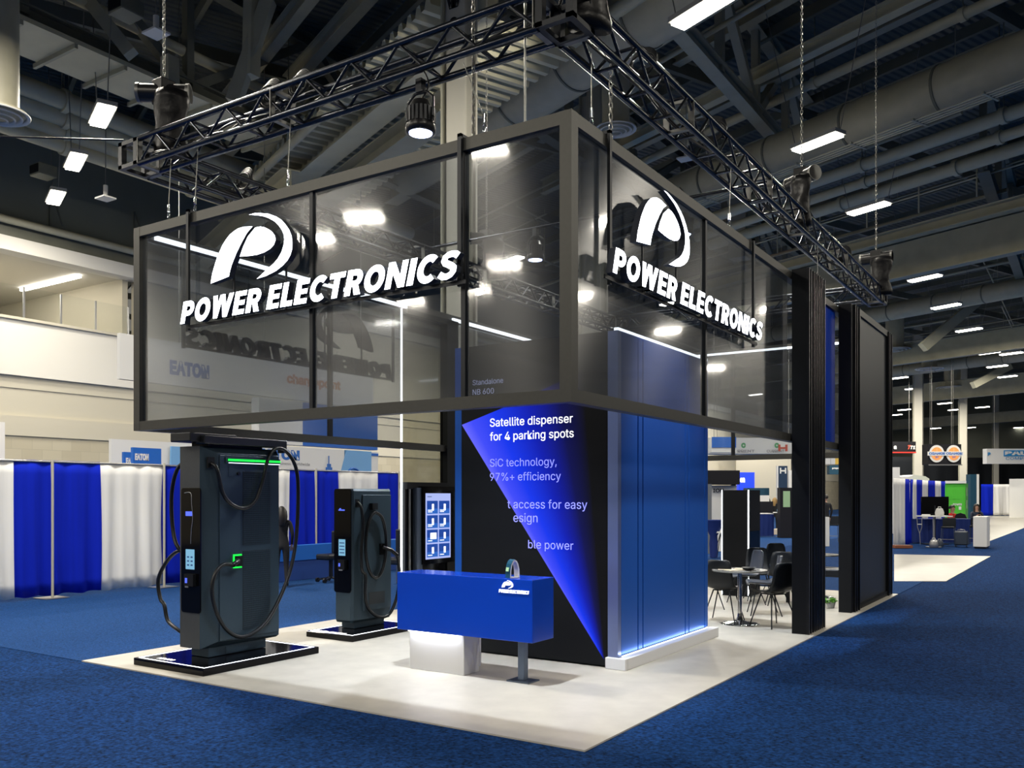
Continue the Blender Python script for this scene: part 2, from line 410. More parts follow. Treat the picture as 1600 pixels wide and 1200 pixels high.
def plane_fn(org, ux, uy, nz):
    org, ux, uy, nz = Vector(org), Vector(ux), Vector(uy), Vector(nz)
    return lambda u, v, t: org + u * ux + v * uy + t * nz

# ------------------------------------------------------------------ floor
st = lambda o: (o.__setitem__('kind', 'structure'), o)[1]
st(B().box(-60, -45, -.12, 60, 150, -.012).obj('floor', 'carpet'))
st(B().box(-30, -.35, -.012, -5.6, 150, -.006).obj('floor', 'carpet_aisle'))
st(B().box(-5.6, 11.05, -.012, .3, 16, -.004).obj('floor', 'carpet_aisle'))
st(B().box(-5.6, -.35, -.012, .3, 10.98, 0).obj('floor', 'booth_floor'))
pf = [gz(1397, 908), gz(1478, 908), gz(1548, 869), gz(1397, 866)]
st(B().prism([(p.x, p.y) for p in pf], lambda u, v, t: (u, v, t), -.01, 0).obj('floor', 'beige_floor'))
pf = [gz(1545, 846), gz(1602, 824), gz(1602, 806), gz(1530, 806)]
st(B().prism([(p.x, p.y) for p in pf], lambda u, v, t: (u, v, t), -.01, .002).obj('floor', 'beige_floor'))
for a, b_, mm in ((795, 806, 'carpet_aisle'),):
    pass
# ------------------------------------------------------------------ hall shell

st(B().box(-40, -45, 14.6, 60, 150, 14.9).obj('ceiling', 'deck'))
wl = B()
wl.box(WX - .4, -45, 9.95, WX, 150, 14.6, 0)
wl.box(WX - .05, -45, 9.42, WX + .12, 150, 9.9, 1)
wl.box(WX - .3, -45, 8.98, WX + .3, 150, 9.4, 2)
wl.box(WX - .3, 12.6, 5.3, WX + .1, 150, 9.0, 3)
wl.box(WX - .4, -45, 5.32, WX + .15, 12.6, 7.05, 2)
wl.box(WX - .4, -45, 6.98, WX + .25, 12.6, 7.06, 3)
wl.box(WX - .4, -45, 4.95, WX + .02, 150, 5.35, 3)
wl.box(WX - .4, -45, 4.1, WX - .02, 150, 4.98, 3)
wl.box(WX - .4, -45, 3.52, WX + .06, 150, 4.12, 3)
st(wl.obj('wall_left', ['wall_dark', 'steel_dark', 'wall_white', 'wall_cream']))
st(B().box(WX - .4, -45, -.1, WX, 150, 3.55).obj('wall_left', 'wall_blocks'))
st(B().box(WX - 9, -45, 9.0, WX - .1, 12.4, 9.2).obj('ceiling', 'inner_ceiling'))
st(B().box(WX - 9.2, -45, 6, WX - 9, 12.4, 9.1).obj('wall_back', 'wall_cream'))
st(B().box(WX - 9, 12.2, 6, WX - .2, 12.4, 9.1).obj('wall_back', 'wall_cream'))
st(B().box(WX - 9.2, -45, 6.6, WX - .2, 12.4, 6.9).obj('floor', 'wall_cream'))
t_ = thing('wall_pipe', 'long pale pipe running along dark wall above the mezzanine opening', 'pipe', (WX + .35, 0, 9.9))
B().cyl((WX + .35, -45, 9.86), (WX + .35, 60, 9.86), .12, n=10).obj('pipe', 'steel_light', t_)
for yy in (6.2, 9.6, 12.5):
    B().beam((WX + .05, yy, 11.3), (WX + .05, yy, 9.6), .05, .05).beam((WX + .05, yy, 11.3), (WX + .6, yy + .1, 9.95), .04, .04).obj('bracket', 'steel_dark', t_)
for i, (yy, dx) in enumerate(((1.5, 1.0), (4.2, 3.5), (7.2, 1.0), (9.3, 3.4), (11.0, .8))):
    t_ = bbx('ceiling_light', 'inner_led', (WX - dx - 3.6, yy, 8.90, WX - dx, yy + .12, 8.98))
    centre(tag(t_, ['linear light in the mezzanine ceiling at the left edge', 'linear light deep inside the mezzanine, second from left', 'linear light in the mezzanine ceiling above the balcony middle',
                'linear light deep inside the mezzanine, nearest the booth', 'linear light at the front of the mezzanine beside the white pillar'][i], 'light'), (WX - dx, yy, 8.98))
t_ = thing('glass_balustrade', 'clear glass balustrade on top of the white mezzanine parapet', 'balustrade', (WX + .18, 7, 7.06))
for i in range(8):
    yy = 3.0 + i * 1.15
    B().box(WX + .17, yy, 7.062, WX + .19, yy + 1.08, 8.0).obj('glass_pane', 'clear_glass', t_)
    B().box(WX + .16, yy + 1.09, 7.062, WX + .20, yy + 1.14, 8.0).obj('pane_post', 'edge_alu', t_)
st(B().box(-24, 118, 0, 60, 118.4, 14.6).obj('wall_back', 'wall_dark'))
# columns
def column(px, wpx, yb, label, D=None, ztop=14.6, name='column', sign=None):
    D = D or .73 * F / wpx; w0 = wpx * D / F
    c = W(px, CY, D); c.z = 0; s = w0 / 1.15
    t = thing(name, label, 'column', c)
    R_ = Matrix.Rotation(0, 3, 'Z')
    def bx(x0, y0, x1, y1, z0, z1, nm, mm): return B().box(c.x + x0, c.y + y0, z0, c.x + x1, c.y + y1, z1).obj(nm, mm, t)
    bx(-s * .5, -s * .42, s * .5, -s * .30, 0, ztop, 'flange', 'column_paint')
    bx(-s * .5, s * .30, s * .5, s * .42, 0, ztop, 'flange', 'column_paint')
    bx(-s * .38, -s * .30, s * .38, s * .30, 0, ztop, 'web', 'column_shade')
    B().cyl((c.x - s * .5, c.y - .5 * s, 0), (c.x - s * .5, c.y - .5 * s, ztop), .04).obj('conduit', 'steel_paint', t)
    return t, c
tcol, cc = column(720, 46, 0, 'tall beige steel column behind the booth, marked W high up', D=16)
label_text('lettering', 'W', 'ink_black', (cc.x - .17, cc.y - .21, 10.40), XP, ZP, tcol, height=.26, bold=.03)
label_text('lettering', '8', 'ink_black', (cc.x - .10, cc.y - .21, 9.98), XP, ZP, tcol, height=.26, bold=.03)
B().box(cc.x - .08, cc.y - .215, .5, cc.x + .02, cc.y - .19, .66).obj('outlet', 'sign_white', tcol)
column(929, 38, 0, 'shaded steel column just behind the booth corner, right of the beige one', D=27)
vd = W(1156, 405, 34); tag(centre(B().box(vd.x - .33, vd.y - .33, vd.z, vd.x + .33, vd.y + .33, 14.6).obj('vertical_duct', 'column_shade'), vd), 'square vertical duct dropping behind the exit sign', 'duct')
for x0_, y0_, x1_, y1_, D_, lb in ((1530, 468, 1442, 543, 44, 'diagonal steel strut beside the far duct, above the first aisle column'), (1578, 572, 1520, 602, 60, 'smaller diagonal steel strut above the second aisle column')):
    a_, b2_ = W(x0_, y0_, D_), W(x1_, y1_, D_); tag(centre(B().beam(a_, b2_, .45, .45).obj('steel_strut', 'steel_paint'), a_), lb, 'strut')
tc2, c2 = column(1435, 15, 0, 'leftmost beige column in the right aisle, beside the orange round signs')
column(1505, 13, 0, 'beige column standing behind the green container')
column(1556, 10, 0, 'beige column behind the hanging white compressor sign')
column(1584, 7, 0, 'farthest slim column above the compressor sign')

# ------------------------------------------------------------------ roof steel (directions DA / DB and booth Y)
def along(name, cat, label, px, py, z, dirn, l0, l1, build, group=None):
    c = gz(px, py, z); a = c + dirn * l0; b_ = c + dirn * l1
    t = thing(name, label, cat, c, group); build(t, a, b_, c); return t
def duct(px, py, z, r, l0, l1, label):
    def bd(t, a, b_, c):
        B().cyl(a, b_, r, n=28).obj('spiral_pipe', 'duct_paint', t)
        n = int((l1 - l0) / 2.4); d = (b_ - a).normalized()
        for i in range(1, n):
            p = a + d * (i * 2.4); B().cyl(p - d * .03, p + d * .03, r * 1.035, n=28).obj('seam_band', 'steel_dark', t)
    return along('air_duct', 'duct', label, px, py, z, DA, l0, l1, bd)
duct(1400, 170, 11.0, .56, -30, 8.6, 'big round air duct crossing the upper right, behind the second lamp')
duct(830, 140, 12.0, .70, -9, 7, 'big round air duct above the header corner, left of the truss corner')
duct(1500, 467, 11.0, .42, -30, 14, 'round duct below the grey girder on the right')
duct(1480, 570, 11.0, .42, -40, 14, 'round duct farther back, just left of the middle column row')
def drop(px, yt, yb, D, r, label, rd):
    p = W(px, yb, D); q = W(px, yt, D); t = thing('air_diffuser', label, 'diffuser', p)
    B().cyl(p + Vector((0, 0, .12)), (p.x, p.y, q.z), r, n=20).obj('drop_duct', 'duct_paint', t)
    for k in range(4):
        r0 = rd * (1 - k * .23)
        B().lathe([(r0 * .86, .10 - k * .035), (r0, .08 - k * .035), (r0 * .97, .05 - k * .035), (r0 * .84, .09 - k * .035), (r0 * .86, .10 - k * .035)], p, 28).obj('ring', 'white_paint', t)
    B().cyl(p + Vector((0, 0, .1)), p + Vector((0, 0, .13)), rd * .9, n=24).obj('throat', 'duct_paint', t)
drop(-3, -80, 185, 16, .34, 'white ringed air diffuser on a thick duct at the far left', .53)
drop(962, 100, 207, 22, .34, 'white ringed air diffuser just behind the header corner', .52)
drop(1172, 250, 362, 34, .34, 'white ringed air diffuser below the exit sign', .6)
drop(1398, 480, 548, 52, .5, 'ringed air diffuser at the right end of the booth wall', .9)
drop(1452, 560, 578, 62, .5, 'ringed air diffuser between lamps beside the first aisle column', .95)
drop(1488, 560, 607, 70, .6, 'ringed air diffuser on a duct left of the second aisle column', 1.2)

def pipe(px, py, z, r, l0, l1, label, d=DA, m='steel_light', hangers=True):
    def bd(t, a, b_, c):
        B().cyl(a, b_, r, n=12).obj('pipe', m, t); dd = (b_ - a).normalized(); L_ = (b_ - a).length
        for i in range(1, int(L_ / 4)):
            p = a + dd * (i * 4); B().cyl(p - dd * .07, p + dd * .07, r * 1.25, n=12).obj('coupling', m, t)
            if hangers: B().cyl(p, (p.x, p.y, 14.6), .015, n=5).obj('hanger_rod', 'steel_dark', t)
    return along('ceiling_pipe', 'pipe', label, px, py, z, d, l0, l1, bd)
pipe(1450, 222, 11.2, .17, -30, 9, 'upper of the two pale pipes on the right')
pipe(1450, 252, 11.2, .15, -30, 9, 'lower of the two pale pipes on the right')
pipe(1400, 292, 11.6, .20, -30, 8, 'dim pipe above the catwalk rail on the right')
pipe(1380, 80, 12.6, .13, -18, 9, 'pale pipe along the joist at the top right')
pipe(250, 62, 12.5, .13, -8, 12, 'pale pipe above the left truss corner near the speaker box', d=Vector((0, 1, 0)))
pipe(100, 158, 12.0, .25, -20, 14, 'topmost of the fat pale pipes along the left wall', d=Vector((0, 1, 0)))
pipe(100, 184, 11.7, .25, -20, 14, 'second fat pale pipe along the left wall', d=Vector((0, 1, 0)))
pipe(100, 208, 11.4, .22, -20, 14, 'third fat pale pipe along the left wall', d=Vector((0, 1, 0)))
pipe(100, 228, 11.1, .20, -20, 14, 'lowest fat pale pipe along the left wall', d=Vector((0, 1, 0)))
pipe(900, 62, 11.9, .16, -9, 6, 'thin pipe running under the big duct behind the truss corner')
pipe(455, 225, 10.6, .11, -2, 4, 'short pipe under the bright corrugated soffit', m='steel_paint', hangers=False)

def ibeam(b, a, c, h, wd, mi=0):
    b.beam(a, c, .03, h, mi); up = Vector((0, 0, h / 2))
    b.beam(a + up, c + up, wd, .04, mi); b.beam(a - up, c - up, wd, .04, mi)
def joist(px, py, z, l0, l1, label, h=.5, wd=.28, m='steel_paint', d=DA, name='roof_beam'):
    def bd(t, a, b_, c):
        q = B(); ibeam(q, a, b_, h, wd); q.obj('girder', m, t)
    return along(name, 'beam', label, px, py, z, d, l0, l1, bd)
joist(1500, 385, 10.1, -45, 14, 'large grey plate girder crossing the right side below the third lamp', 1.25, .4)
joist(1500, 343, 10.9, -45, 12, 'upper edge beam of the catwalk on the right', .35, .5, 'steel_light')
joist(1510, 540, 10.0, -60, 18, 'plate girder farther back below the round duct on the right', 1.1, .4)
joist(1520, 606, 10.0, -70, 24, 'third plate girder, just above the aisle columns', 1.4, .4)
joist(1520, 655, 9.5, -80, 30, 'farthest pale girder behind the aisle columns', 1.0, .4)
joist(1330, 45, 12.9, -20, 10, 'pale roof joist with conduits at the top right', .3, .3, 'steel_light')
joist(1250, 95, 13.6, -20, 12, 'dim roof joist behind the first big lamp')
joist(1110, 60, 13.9, -20, 12, 'dim roof joist above the first big lamp', .4)
joist(1500, 100, 13.6, -25, 12, 'dim roof joist above the big duct on the right', .4)
joist(980, 60, 12.0, -6, 12, 'pale beam beside the truss corner at the top', .9, .5, 'steel_paint')
joist(640, 120, 11.0, -3.6, 14, 'broad pale beam above the bright corrugated soffit', .7, .6, 'steel_light')
joist(560, 268, 10.4, -5, 9, 'lower pale beam under the bright corrugated soffit', .45, .6, 'steel_paint')
joist(400, 330, 10.2, -3, 10, 'perforated pale beam at the left end of the corrugated soffit', .65, .5, 'steel_light')
joist(430, 60, 13.4, -10, 12, 'dim joist behind the left truss near the diagonal braces', .4)
joist(540, 30, 13.4, -10, 12, 'dim joist near the top middle left', .4)
# bright corrugated soffit
c0 = gz(525, 155, 11.0); c0 = c0 - DB * .1
cs = B(); NR = 34
Ld, Wd = 13.0, 3.5; a0 = c0 - DA * 4.8
V = []; Fc = []
prof = []
for i in range(NR):
    s0 = i * Ld / NR; prof += [(s0, 0), (s0 + .07, .18), (s0 + .19, .18), (s0 + .26, 0)]
for s0, z in prof:
    for k in (0, 1): V.append(a0 + DA * s0 + DB * (Wd * k) + Vector((0, 0, z)))
Fc = [(2 * i, 2 * i + 2, 2 * i + 3, 2 * i + 1) for i in range(len(prof) - 1)]
cs.add(V, Fc); st(cs.obj('ceiling', 'steel_light'))
spot('soffit_fill_spot', tuple(c0 - DA * 7.0 + DB * 1.6 + Vector((0, 0, -1.1))), tuple(c0 + DB * 1.6), 420, LAMP_COL, 60, 1)  # added raking spot, no fixture, to bring out the ribs
# roof trusses along booth Y
def roof_truss(px, py, z, l0, l1, h, label, m='steel_paint', step=3.2, d=Vector((0, 1, 0)), wd=.34):
    def bd(t, a, b_, c):
        up = Vector((0, 0, h)); q = B(); ibeam(q, a, b_, .34, wd); q.obj('bottom_chord', m, t)
        q = B(); ibeam(q, a + up, b_ + up, .34, wd); q.obj('top_chord', m, t)
        n = int((b_ - a).length / step); dd = (b_ - a) / n
        for i in range(n):
            p = a + dd * i
            B().beam(p, p + up, .2, .2).obj('post', m, t)
            B().beam(p + (dd if i % 2 else Vector((0, 0, 0))), p + up + (Vector((0, 0, 0)) if i % 2 else dd), .22, .22).obj('diagonal', m, t)
    return along('roof_truss', 'truss', label, px, py, z, d, l0, l1, bd)
roof_truss(1130, 120, 12.0, -14, 8, 2.4, 'deep steel roof truss descending behind the first big lamp', step=2.6)
roof_truss(175, 85, 11.6, -6, 14, 2.8, 'dark steel roof truss crossing the upper left', 'steel_dark', 3.4)
roof_truss(1560, 330, 11.5, -5, 40, 2.6, 'far steel roof truss at the right edge', 'steel_dark', 5)
roof_truss(905, 240, 12.0, -5, 30, 2.4, 'steel roof truss seen behind the header corner', 'steel_dark', 4)
# pale strip soffit with ribs in the upper left
so = gz(170, 125, 11.2)
st(B().box(so.x - .75, so.y - 8, 11.3, so.x + .75, so.y + 6.5, 11.4).obj('ceiling', 'steel_light'))
t_ = thing('soffit_ribs', 'row of thin ribs under the pale soffit strip, upper left', 'rib', so)
for i in range(12):
    yy = so.y - 7 + i * 1.15; B().box(so.x - .9, yy, 11.2, so.x + .75, yy + .07, 11.3).obj('rib', 'steel_paint', t_)
# diagonal braces in the upper left middle
for (x0, y0, x1, y1, lb) in ((420, 0, 365, 160, 'thick diagonal steel brace left of the hanging spotlight'), (395, -10, 392, 120, 'vertical steel post above the left truss'),
                             (130, -10, 205, 85, 'diagonal steel brace at the upper left'), (265, 90, 268, 215, 'steel post behind the left truss hoist')):
    a, b_ = W(x0, y0, 19.5), W(x1, y1, 19.5)
    tag(centre(B().beam(a, b_, .28, .28).obj('steel_brace', 'steel_paint'), a), lb, 'brace')
# catwalk rail on the right
cr = gz(1500, 285, 11.6)
t_ = thing('catwalk_railing', 'thin steel catwalk railing above the grey girder on the right', 'railing', cr)
a, b_ = cr - DA * 14, cr + DA * 11
for dz in (0, .5): B().cyl(a + Vector((0, 0, dz)), b_ + Vector((0, 0, dz)), .03, n=6).obj('rail', 'steel_light', t_)
for i in range(14):
    p = a + (b_ - a) * i / 13; B().cyl(p - Vector((0, 0, .6)), p + Vector((0, 0, .5)), .03, n=6).obj('post', 'steel_light', t_)
# conduit rack
ck = gz(1420, 190, 11.0) ; ck = gz(1490, 165, 10.3)
t_ = thing('conduit_rack', 'rack of thin parallel conduits below the big right duct', 'conduit', ck)
a, b_ = ck - DA * 12, ck + DA * 9
for k in range(4): B().cyl(a + DB * .12 * k, b_ + DB * .12 * k, .022, n=5).obj('conduit', 'steel_light', t_)
for i in range(14):
    p = a + (b_ - a) * i / 13; B().beam(p - DB * .1, p + DB * .55, .05, .05).obj('cross_bar', 'steel_paint', t_)
# deck purlins (thin) as one stuff mesh
pl = B()
for i in range(-14, 40):
    c = Vector((0, 0, 14.3)) + DB * (i * 2.2); pl.beam(c - DA * 60, c + DA * 60, .12, .3)
for i in range(-8, 12):
    c = Vector((0, 0, 13.7)) + DA * (i * 6.5); pl.beam(c - DB * 40, c + DB * 80, .14, .35)
st(pl.obj('ceiling', 'steel_dark'))
cb = B()
for i in range(60):
    c = Vector((random.uniform(-22, 14), random.uniform(8, 90), random.uniform(11.3, 13.6)))
    d = DA if random.random() < .6 else Vector((0, 1, 0)); l = random.uniform(3, 14)
    cb.cyl(c - d * l, c + d * l, random.choice((.03, .04, .07)), n=6)
    cb.cyl(c, (c.x, c.y, 14.5), .015, n=4)
o = cb.obj('ceiling_conduits', 'steel_paint'); o['kind'] = 'stuff'; o['label'] = 'many thin conduits and cables hanging under the dark roof deck'; o['category'] = 'conduit'

# hall lamps
def hall_lamp(p, label, group=None, wires=True):
    t = thing('ceiling_lamp', label, 'lamp', p, group)
    def q(nm, m, s0, s1, w0, z0, z1):
        V = [p + DA * a + DB * b_ + Vector((0, 0, z)) for z in (z0, z1) for a, b_ in ((s0, -w0), (s1, -w0), (s1, w0), (s0, w0))]
        return B().add(V, [(3, 2, 1, 0), (4, 5, 6, 7), (0, 1, 5, 4), (1, 2, 6, 5), (2, 3, 7, 6), (3, 0, 4, 7)]).obj(nm, m, t)
    q('housing', 'lamp_body', -.64, .64, .20, 0, .09)
    q('diffuser', 'lamp_face', -.60, .60, .16, -.05, 0)
    if wires:
        for s in (-1, 1): B().cyl(p + DA * .6 * s, p + DA * .6 * s + Vector((0, 0, 4.5)) + DA * s * 1.1, .012, n=4).obj('suspension_wire', 'wire', t)
lamp_lb = ['brightest long ceiling lamp at the top edge', 'long ceiling lamp over the right duct, second along the row', 'long ceiling lamp above the right truss end, third along the row',
           'ceiling lamp just under the grey girder', 'ceiling lamp below and right of the girder lamp', 'ceiling lamp in front of the diagonal steel strut', 'ceiling lamp at the first far duct',
           'small ceiling lamp below the first far duct', 'square looking lamp nearest the left truss hoist', 'left wall lamp hanging in the middle of three', 'lowest of the three lamps by the left wall']
for p, lb in zip(near_lamps, lamp_lb): hall_lamp(p, lb)
for p in far_lamps: hall_lamp(p, 'small distant ceiling lamp in the rows above the right aisle', 'distant ceiling lamps over the right aisle', False)

for p in fill_lamps: hall_lamp(p, 'added fill lamp over the left aisles, beyond or beside the smoked header', 'added fill lamps over the left aisles', False)
# speaker boxes and small ceiling fittings
def speaker(px, py, D, label, s=.45):
    p = W(px, py, D); t = thing('ceiling_speaker', label, 'speaker', p)
    B().bbox(p.x - s / 2, p.y - s / 2, p.z - s * .3, p.x + s / 2, p.y + s / 2, p.z + s * .3, .02).obj('cabinet', 'steel_dark', t)
    B().box(p.x - s * .4, p.y - s * .54, p.z - s * .22, p.x + s * .4, p.y - s * .5, p.z + s * .22).obj('grille', 'matte_black', t)
speaker(68, 268, 24, 'dark boxy speaker on the left wall beside the lamps', .5)
speaker(197, 14, 18, 'dark boxy speaker at the upper left', .5)
for px, py, D, lb in ((244, 52, 18, 'white flat wireless antenna below the upper left pipe'), (165, 310, 24, 'white flat antenna on the left wall by the lowest lamp'), (1072, 248, 25, 'white flat antenna seen under the right truss')):
    p = W(px, py, D); t = thing('antenna_panel', lb, 'antenna', p)
    B().box(p.x - .22, p.y - .18, p.z - .02, p.x + .22, p.y + .18, p.z + .02).obj('panel', 'white_paint', t)
    B().cyl(p, p + Vector((0, 0, .35)), .06, n=10).obj('mount', 'white_paint', t); B().cyl(p + Vector((0, 0, .3)), p + Vector((0, 0, 2)), .012, n=4).obj('rod', 'wire', t)
p = W(1173, 344, 35)
t = thing('exit_sign', 'small red glowing exit sign above the right header', 'sign', p)
B().box(p.x - .18, p.y - .04, p.z - .1, p.x + .18, p.y + .04, p.z + .1).obj('sign_box', 'exit_red', t)
label_text('lettering', 'EXIT', 'text_white', (p.x - .14, p.y - .045, p.z - .05), XP, ZP, t, width=.28, height=.1)
B().cyl(p, p + Vector((0, 0, 3.5)), .012, n=4).obj('rod', 'wire', t)

# ------------------------------------------------------------------ booth header
HX0, HX1, HY0, HY1, HZ0, HZ1, FR = -5.23, 0.0, 0.0, 10.9, 2.38, 4.49, .095
hd = thing('header_frame', 'suspended rectangular header of dark frame and smoked panels around the booth', 'header', (-2.6, 5.4, HZ0))
def rail(a, nm='rail', m='frame'): return bbx(nm, m, a, hd)
for z0 in (HZ0, HZ1 - FR):
    rail((HX0, HY0, z0, HX1, HY0 + FR, z0 + FR)); rail((HX0, HY0 + FR, z0, HX0 + FR, HY1, z0 + FR))
    rail((HX1 - FR, HY0 + FR, z0, HX1, HY1, z0 + FR)); rail((HX0 + FR, HY1 - FR, z0, HX1 - FR, HY1, z0 + FR))
for x, y in ((HX0, HY0), (HX1 - FR, HY0), (HX0, HY1 - FR), (HX1 - FR, HY1 - FR)):
    rail((x - .002, y - .002, HZ0 - .001, x + FR + .002, y + FR + .002, HZ1 + .001), 'corner_post')
zc0, zc1 = HZ0 + FR, HZ1 - FR
for x in (-2.65, -.98): bbx('mullion', 'black_alu', (x - .02, .015, zc0, x + .02, .07, zc1), hd)
for y in (2.70, ): bbx('mullion', 'black_alu', (-.07, y - .02, zc0, -.015, y + .02, zc1), hd)
for y in (2.80, 5.30, 8.0): bbx('mullion', 'black_alu', (HX0 + .015, y - .025, zc0, HX0 + .07, y + .025, zc1), hd)
for x in (-2.6, ): bbx('mullion', 'black_alu', (x - .03, HY1 - .07, zc0, x + .03, HY1 - .015, zc1), hd)
for x0, x1 in ((HX0 + FR, -2.67), (-2.63, -1.0), (-.96, HX1 - FR)): bbx('glass_panel', 'smoked_glass', (x0, .035, zc0, x1, .043, zc1), hd)
for y0, y1 in ((FR, 2.68), (2.72, 5.5)): bbx('glass_panel', 'smoked_glass', (-.043, y0, zc0, -.035, y1, zc1), hd)
bbx('blue_panel', 'counter_blue', (-.05, 6.28, zc0, -.03, 7.9, zc1), hd)
for y0, y1 in ((FR, 2.775), (2.825, 4.2), (5.33, 7.97), (8.03, HY1 - FR)): bbx('glass_panel', 'tinted_glass', (HX0 + .035, y0, zc0, HX0 + .043, y1, zc1), hd)
for x0, x1 in ((HX0 + FR, -2.63), (-2.57, HX1 - FR)): bbx('glass_panel', 'tinted_glass', (x0, HY1 - .045, zc0, x1, HY1 - .037, zc1), hd)
# LED lines
def led(a, label, m='led'):
    return tag(centre(bbx('led_strip', m, a), (a[0], a[1], a[2])), label, 'light strip')
led((HX0 + .10, .17, HZ1 - .02 - FR + .02, HX0 + .13, 4.25, HZ1 - FR + .045), 'white LED line along the top inside of the left header side')
led((HX0 + .10, 5.35, HZ1 - .02 - FR + .02, HX0 + .13, 10.6, HZ1 - FR + .045), 'white LED line at the top rear of the left header side')
led((-5.0, HY1 - .14, HZ1 - FR, -.2, HY1 - .11, HZ1 - FR + .035), 'white LED line along the top inside of the back header side')
led((HX0 + .03, 4.222, .02, HX0 + .05, 4.242, 4.40), 'vertical white LED tube on the left booth wall')

# left booth wall with kiosk
lw = thing('booth_side_wall', 'dark framed glazed side wall behind the counter with a glowing edge', 'wall', (-5.2, 4.8, 0))
B().box(-5.22, 4.26, 0, -5.12, 5.2, 1.83).obj('lower_panel', 'gloss_black', lw)
B().box(-5.24, 5.2, 0, -5.10, 5.48, 4.40).obj('post', 'matte_black', lw)
B().box(-5.22, 4.26, 1.86, -5.19, 5.2, 4.36).obj('glass_panel', 'wall_glass', lw)
B().box(-5.24, 4.25, 1.80, -5.10, 5.2, 1.90).obj('rail', 'matte_black', lw)
B().box(-5.24, 4.25, 4.32, -5.10, 5.48, 4.395).obj('rail', 'matte_black', lw)
B().box(-5.12, 4.40, .62, -5.04, 4.52, 1.82).obj('trim_strip', 'steel_leg', lw)
B().box(-5.15, 4.30, .62, -5.10, 4.33, 1.80).obj('trim_strip', 'edge_alu', lw)
ks = thing('display_screen', 'portrait touch screen showing a grid of blue product tiles', 'screen', (-5.1, 4.85, .75))
B().box(-5.10, 4.50, .70, -5.02, 5.28, 1.84).obj('bezel', 'gloss_black', ks)
KX = -5.018
B().box(-5.02, 4.57, .77, KX, 5.17, 1.74).obj('panel', 'kiosk_pale', ks)
mat('tile_dark', (.01, .05, .3), .3, emit=(.006, .05, .30), es=.8); mat('tile_mid', (.02, .1, .4), .3, emit=(.02, .12, .50), es=.8)
for r in range(4):
    for c in range(2):
        y0 = 4.60 + c * .285; z0 = .80 + (3 - r) * .213
        tl = B().box(KX, y0, z0, KX + .002, y0 + .255, z0 + .19).obj('tile', 'tile_dark', ks)
        B().box(KX + .002, y0, z0, KX + .003, y0 + .255, z0 + .075).obj('podium', 'tile_mid', tl)
        ww = .09 if (r, c) == (2, 0) else .03
        B().box(KX + .003, y0 + .13 - ww * .6, z0 + .05, KX + .005, y0 + .13 + ww, z0 + .145).obj('product', 'text_white', tl)
        B().box(KX + .003, y0 + .02, z0 + .022, KX + .005, y0 + .12, z0 + .034).obj('caption', 'text_white', tl)
        if r < 2: B().box(KX + .003, y0 + .02, z0 + .045, KX + .005, y0 + .15, z0 + .057).obj('caption', 'text_white', tl)
B().box(KX, 4.61, 1.685, KX + .002, 4.71, 1.695).obj('caption', 'screen_ink', ks)

# right side posts and wall
def fin_post(y0, y1, label, ridges, ztop=4.5, x0=.02, x1=.21):
    t = thing('fin_post', label, 'post', (x0, y0, 0))
    B().box(x0, y0, 0, x1 - .012, y1, ztop).obj('core', 'matte_black', t)
    for i, yy in enumerate(ridges):
        B().box(x1 - .012, yy, 0, x1 + .022, yy + .035, ztop - .001).obj('fin', 'slat_black', t)
    return t
P1 = fin_post(5.5, 6.28, 'black ribbed post nearest the seating area', [5.5 + .0, 5.60] + [5.71 + i * .085 for i in range(5)] + [6.14, 6.245])
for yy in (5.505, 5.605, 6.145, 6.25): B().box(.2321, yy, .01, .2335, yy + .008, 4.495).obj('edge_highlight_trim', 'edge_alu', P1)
P2 = fin_post(7.9, 8.415, 'black post between the blue panel and the dark end wall', [8.02, 8.14, 8.30])
ew = thing('end_wall', 'dark grey end wall panel at the far right of the booth', 'wall', (.1, 9.5, 0))
B().box(.06, 8.425, 0, .17, 10.6, 4.50).obj('panel', 'end_panel', ew)
B().box(.05, 8.42, 4.42, .20, 10.62, 4.52).obj('top_rail', 'frame', ew)
B().box(.05, 8.42, 0, .20, 10.62, .08).obj('bottom_rail', 'matte_black', ew)
B().box(.17, 8.42, .08, .20, 8.50, 4.42).obj('side_rail', 'black_alu', ew)
B().box(.02, 10.6, 0, .20, 10.92, 4.5).obj('post', 'matte_black', ew)
for yy in (10.60, 10.72, 10.86): B().box(.20, yy, 0, .225, yy + .04, 4.5).obj('fin', 'slat_black', ew)

# hanger bars that hook over the header rails and carry the signs
def hook_bar(x, y, z0, label, ax):
    t = thing('hanger_bar', label, 'bar', (x, y, z0))
    if ax == 'y':
        B().box(x - .018, -.035, z0, x + .018, -.01, HZ1 + .03).obj('strap', 'black_alu', t)
        B().box(x - .018, -.035, HZ1 + .005, x + .018, .12, HZ1 + .03).obj('hook', 'black_alu', t)
    else:
        B().box(.01, y - .018, z0, .035, y + .018, HZ1 + .03).obj('strap', 'black_alu', t)
        B().box(-.12, y - .018, HZ1 + .005, .035, y + .018, HZ1 + .03).obj('hook', 'black_alu', t)
hook_bar(-4.31, 0, 3.33, 'black hanger bar behind the letter P of the front sign', 'y')
hook_bar(-.98, 0, 3.33, 'black hanger bar at the end of the front sign', 'y')
for yy, lb in ((.62, 'hanger bar behind the unlit left sign, near end'), (4.12, 'hanger bar behind the unlit left sign, far end')):
    t = thing('hanger_bar', lb, 'bar', (HX0, yy, 3.33)); B().box(HX0 - .035, yy - .018, 3.33, HX0 - .01, yy + .018, HZ1 + .03).obj('strap', 'black_alu', t); B().box(HX0 - .035, yy - .018, HZ1 + .005, HX0 + .12, yy + .018, HZ1 + .03).obj('hook', 'black_alu', t)
hook_bar(0, .56, 3.33, 'black hanger bar at the start of the right sign', 'x')
hook_bar(0, 4.01, 3.33, 'black hanger bar at the end of the right sign', 'x')

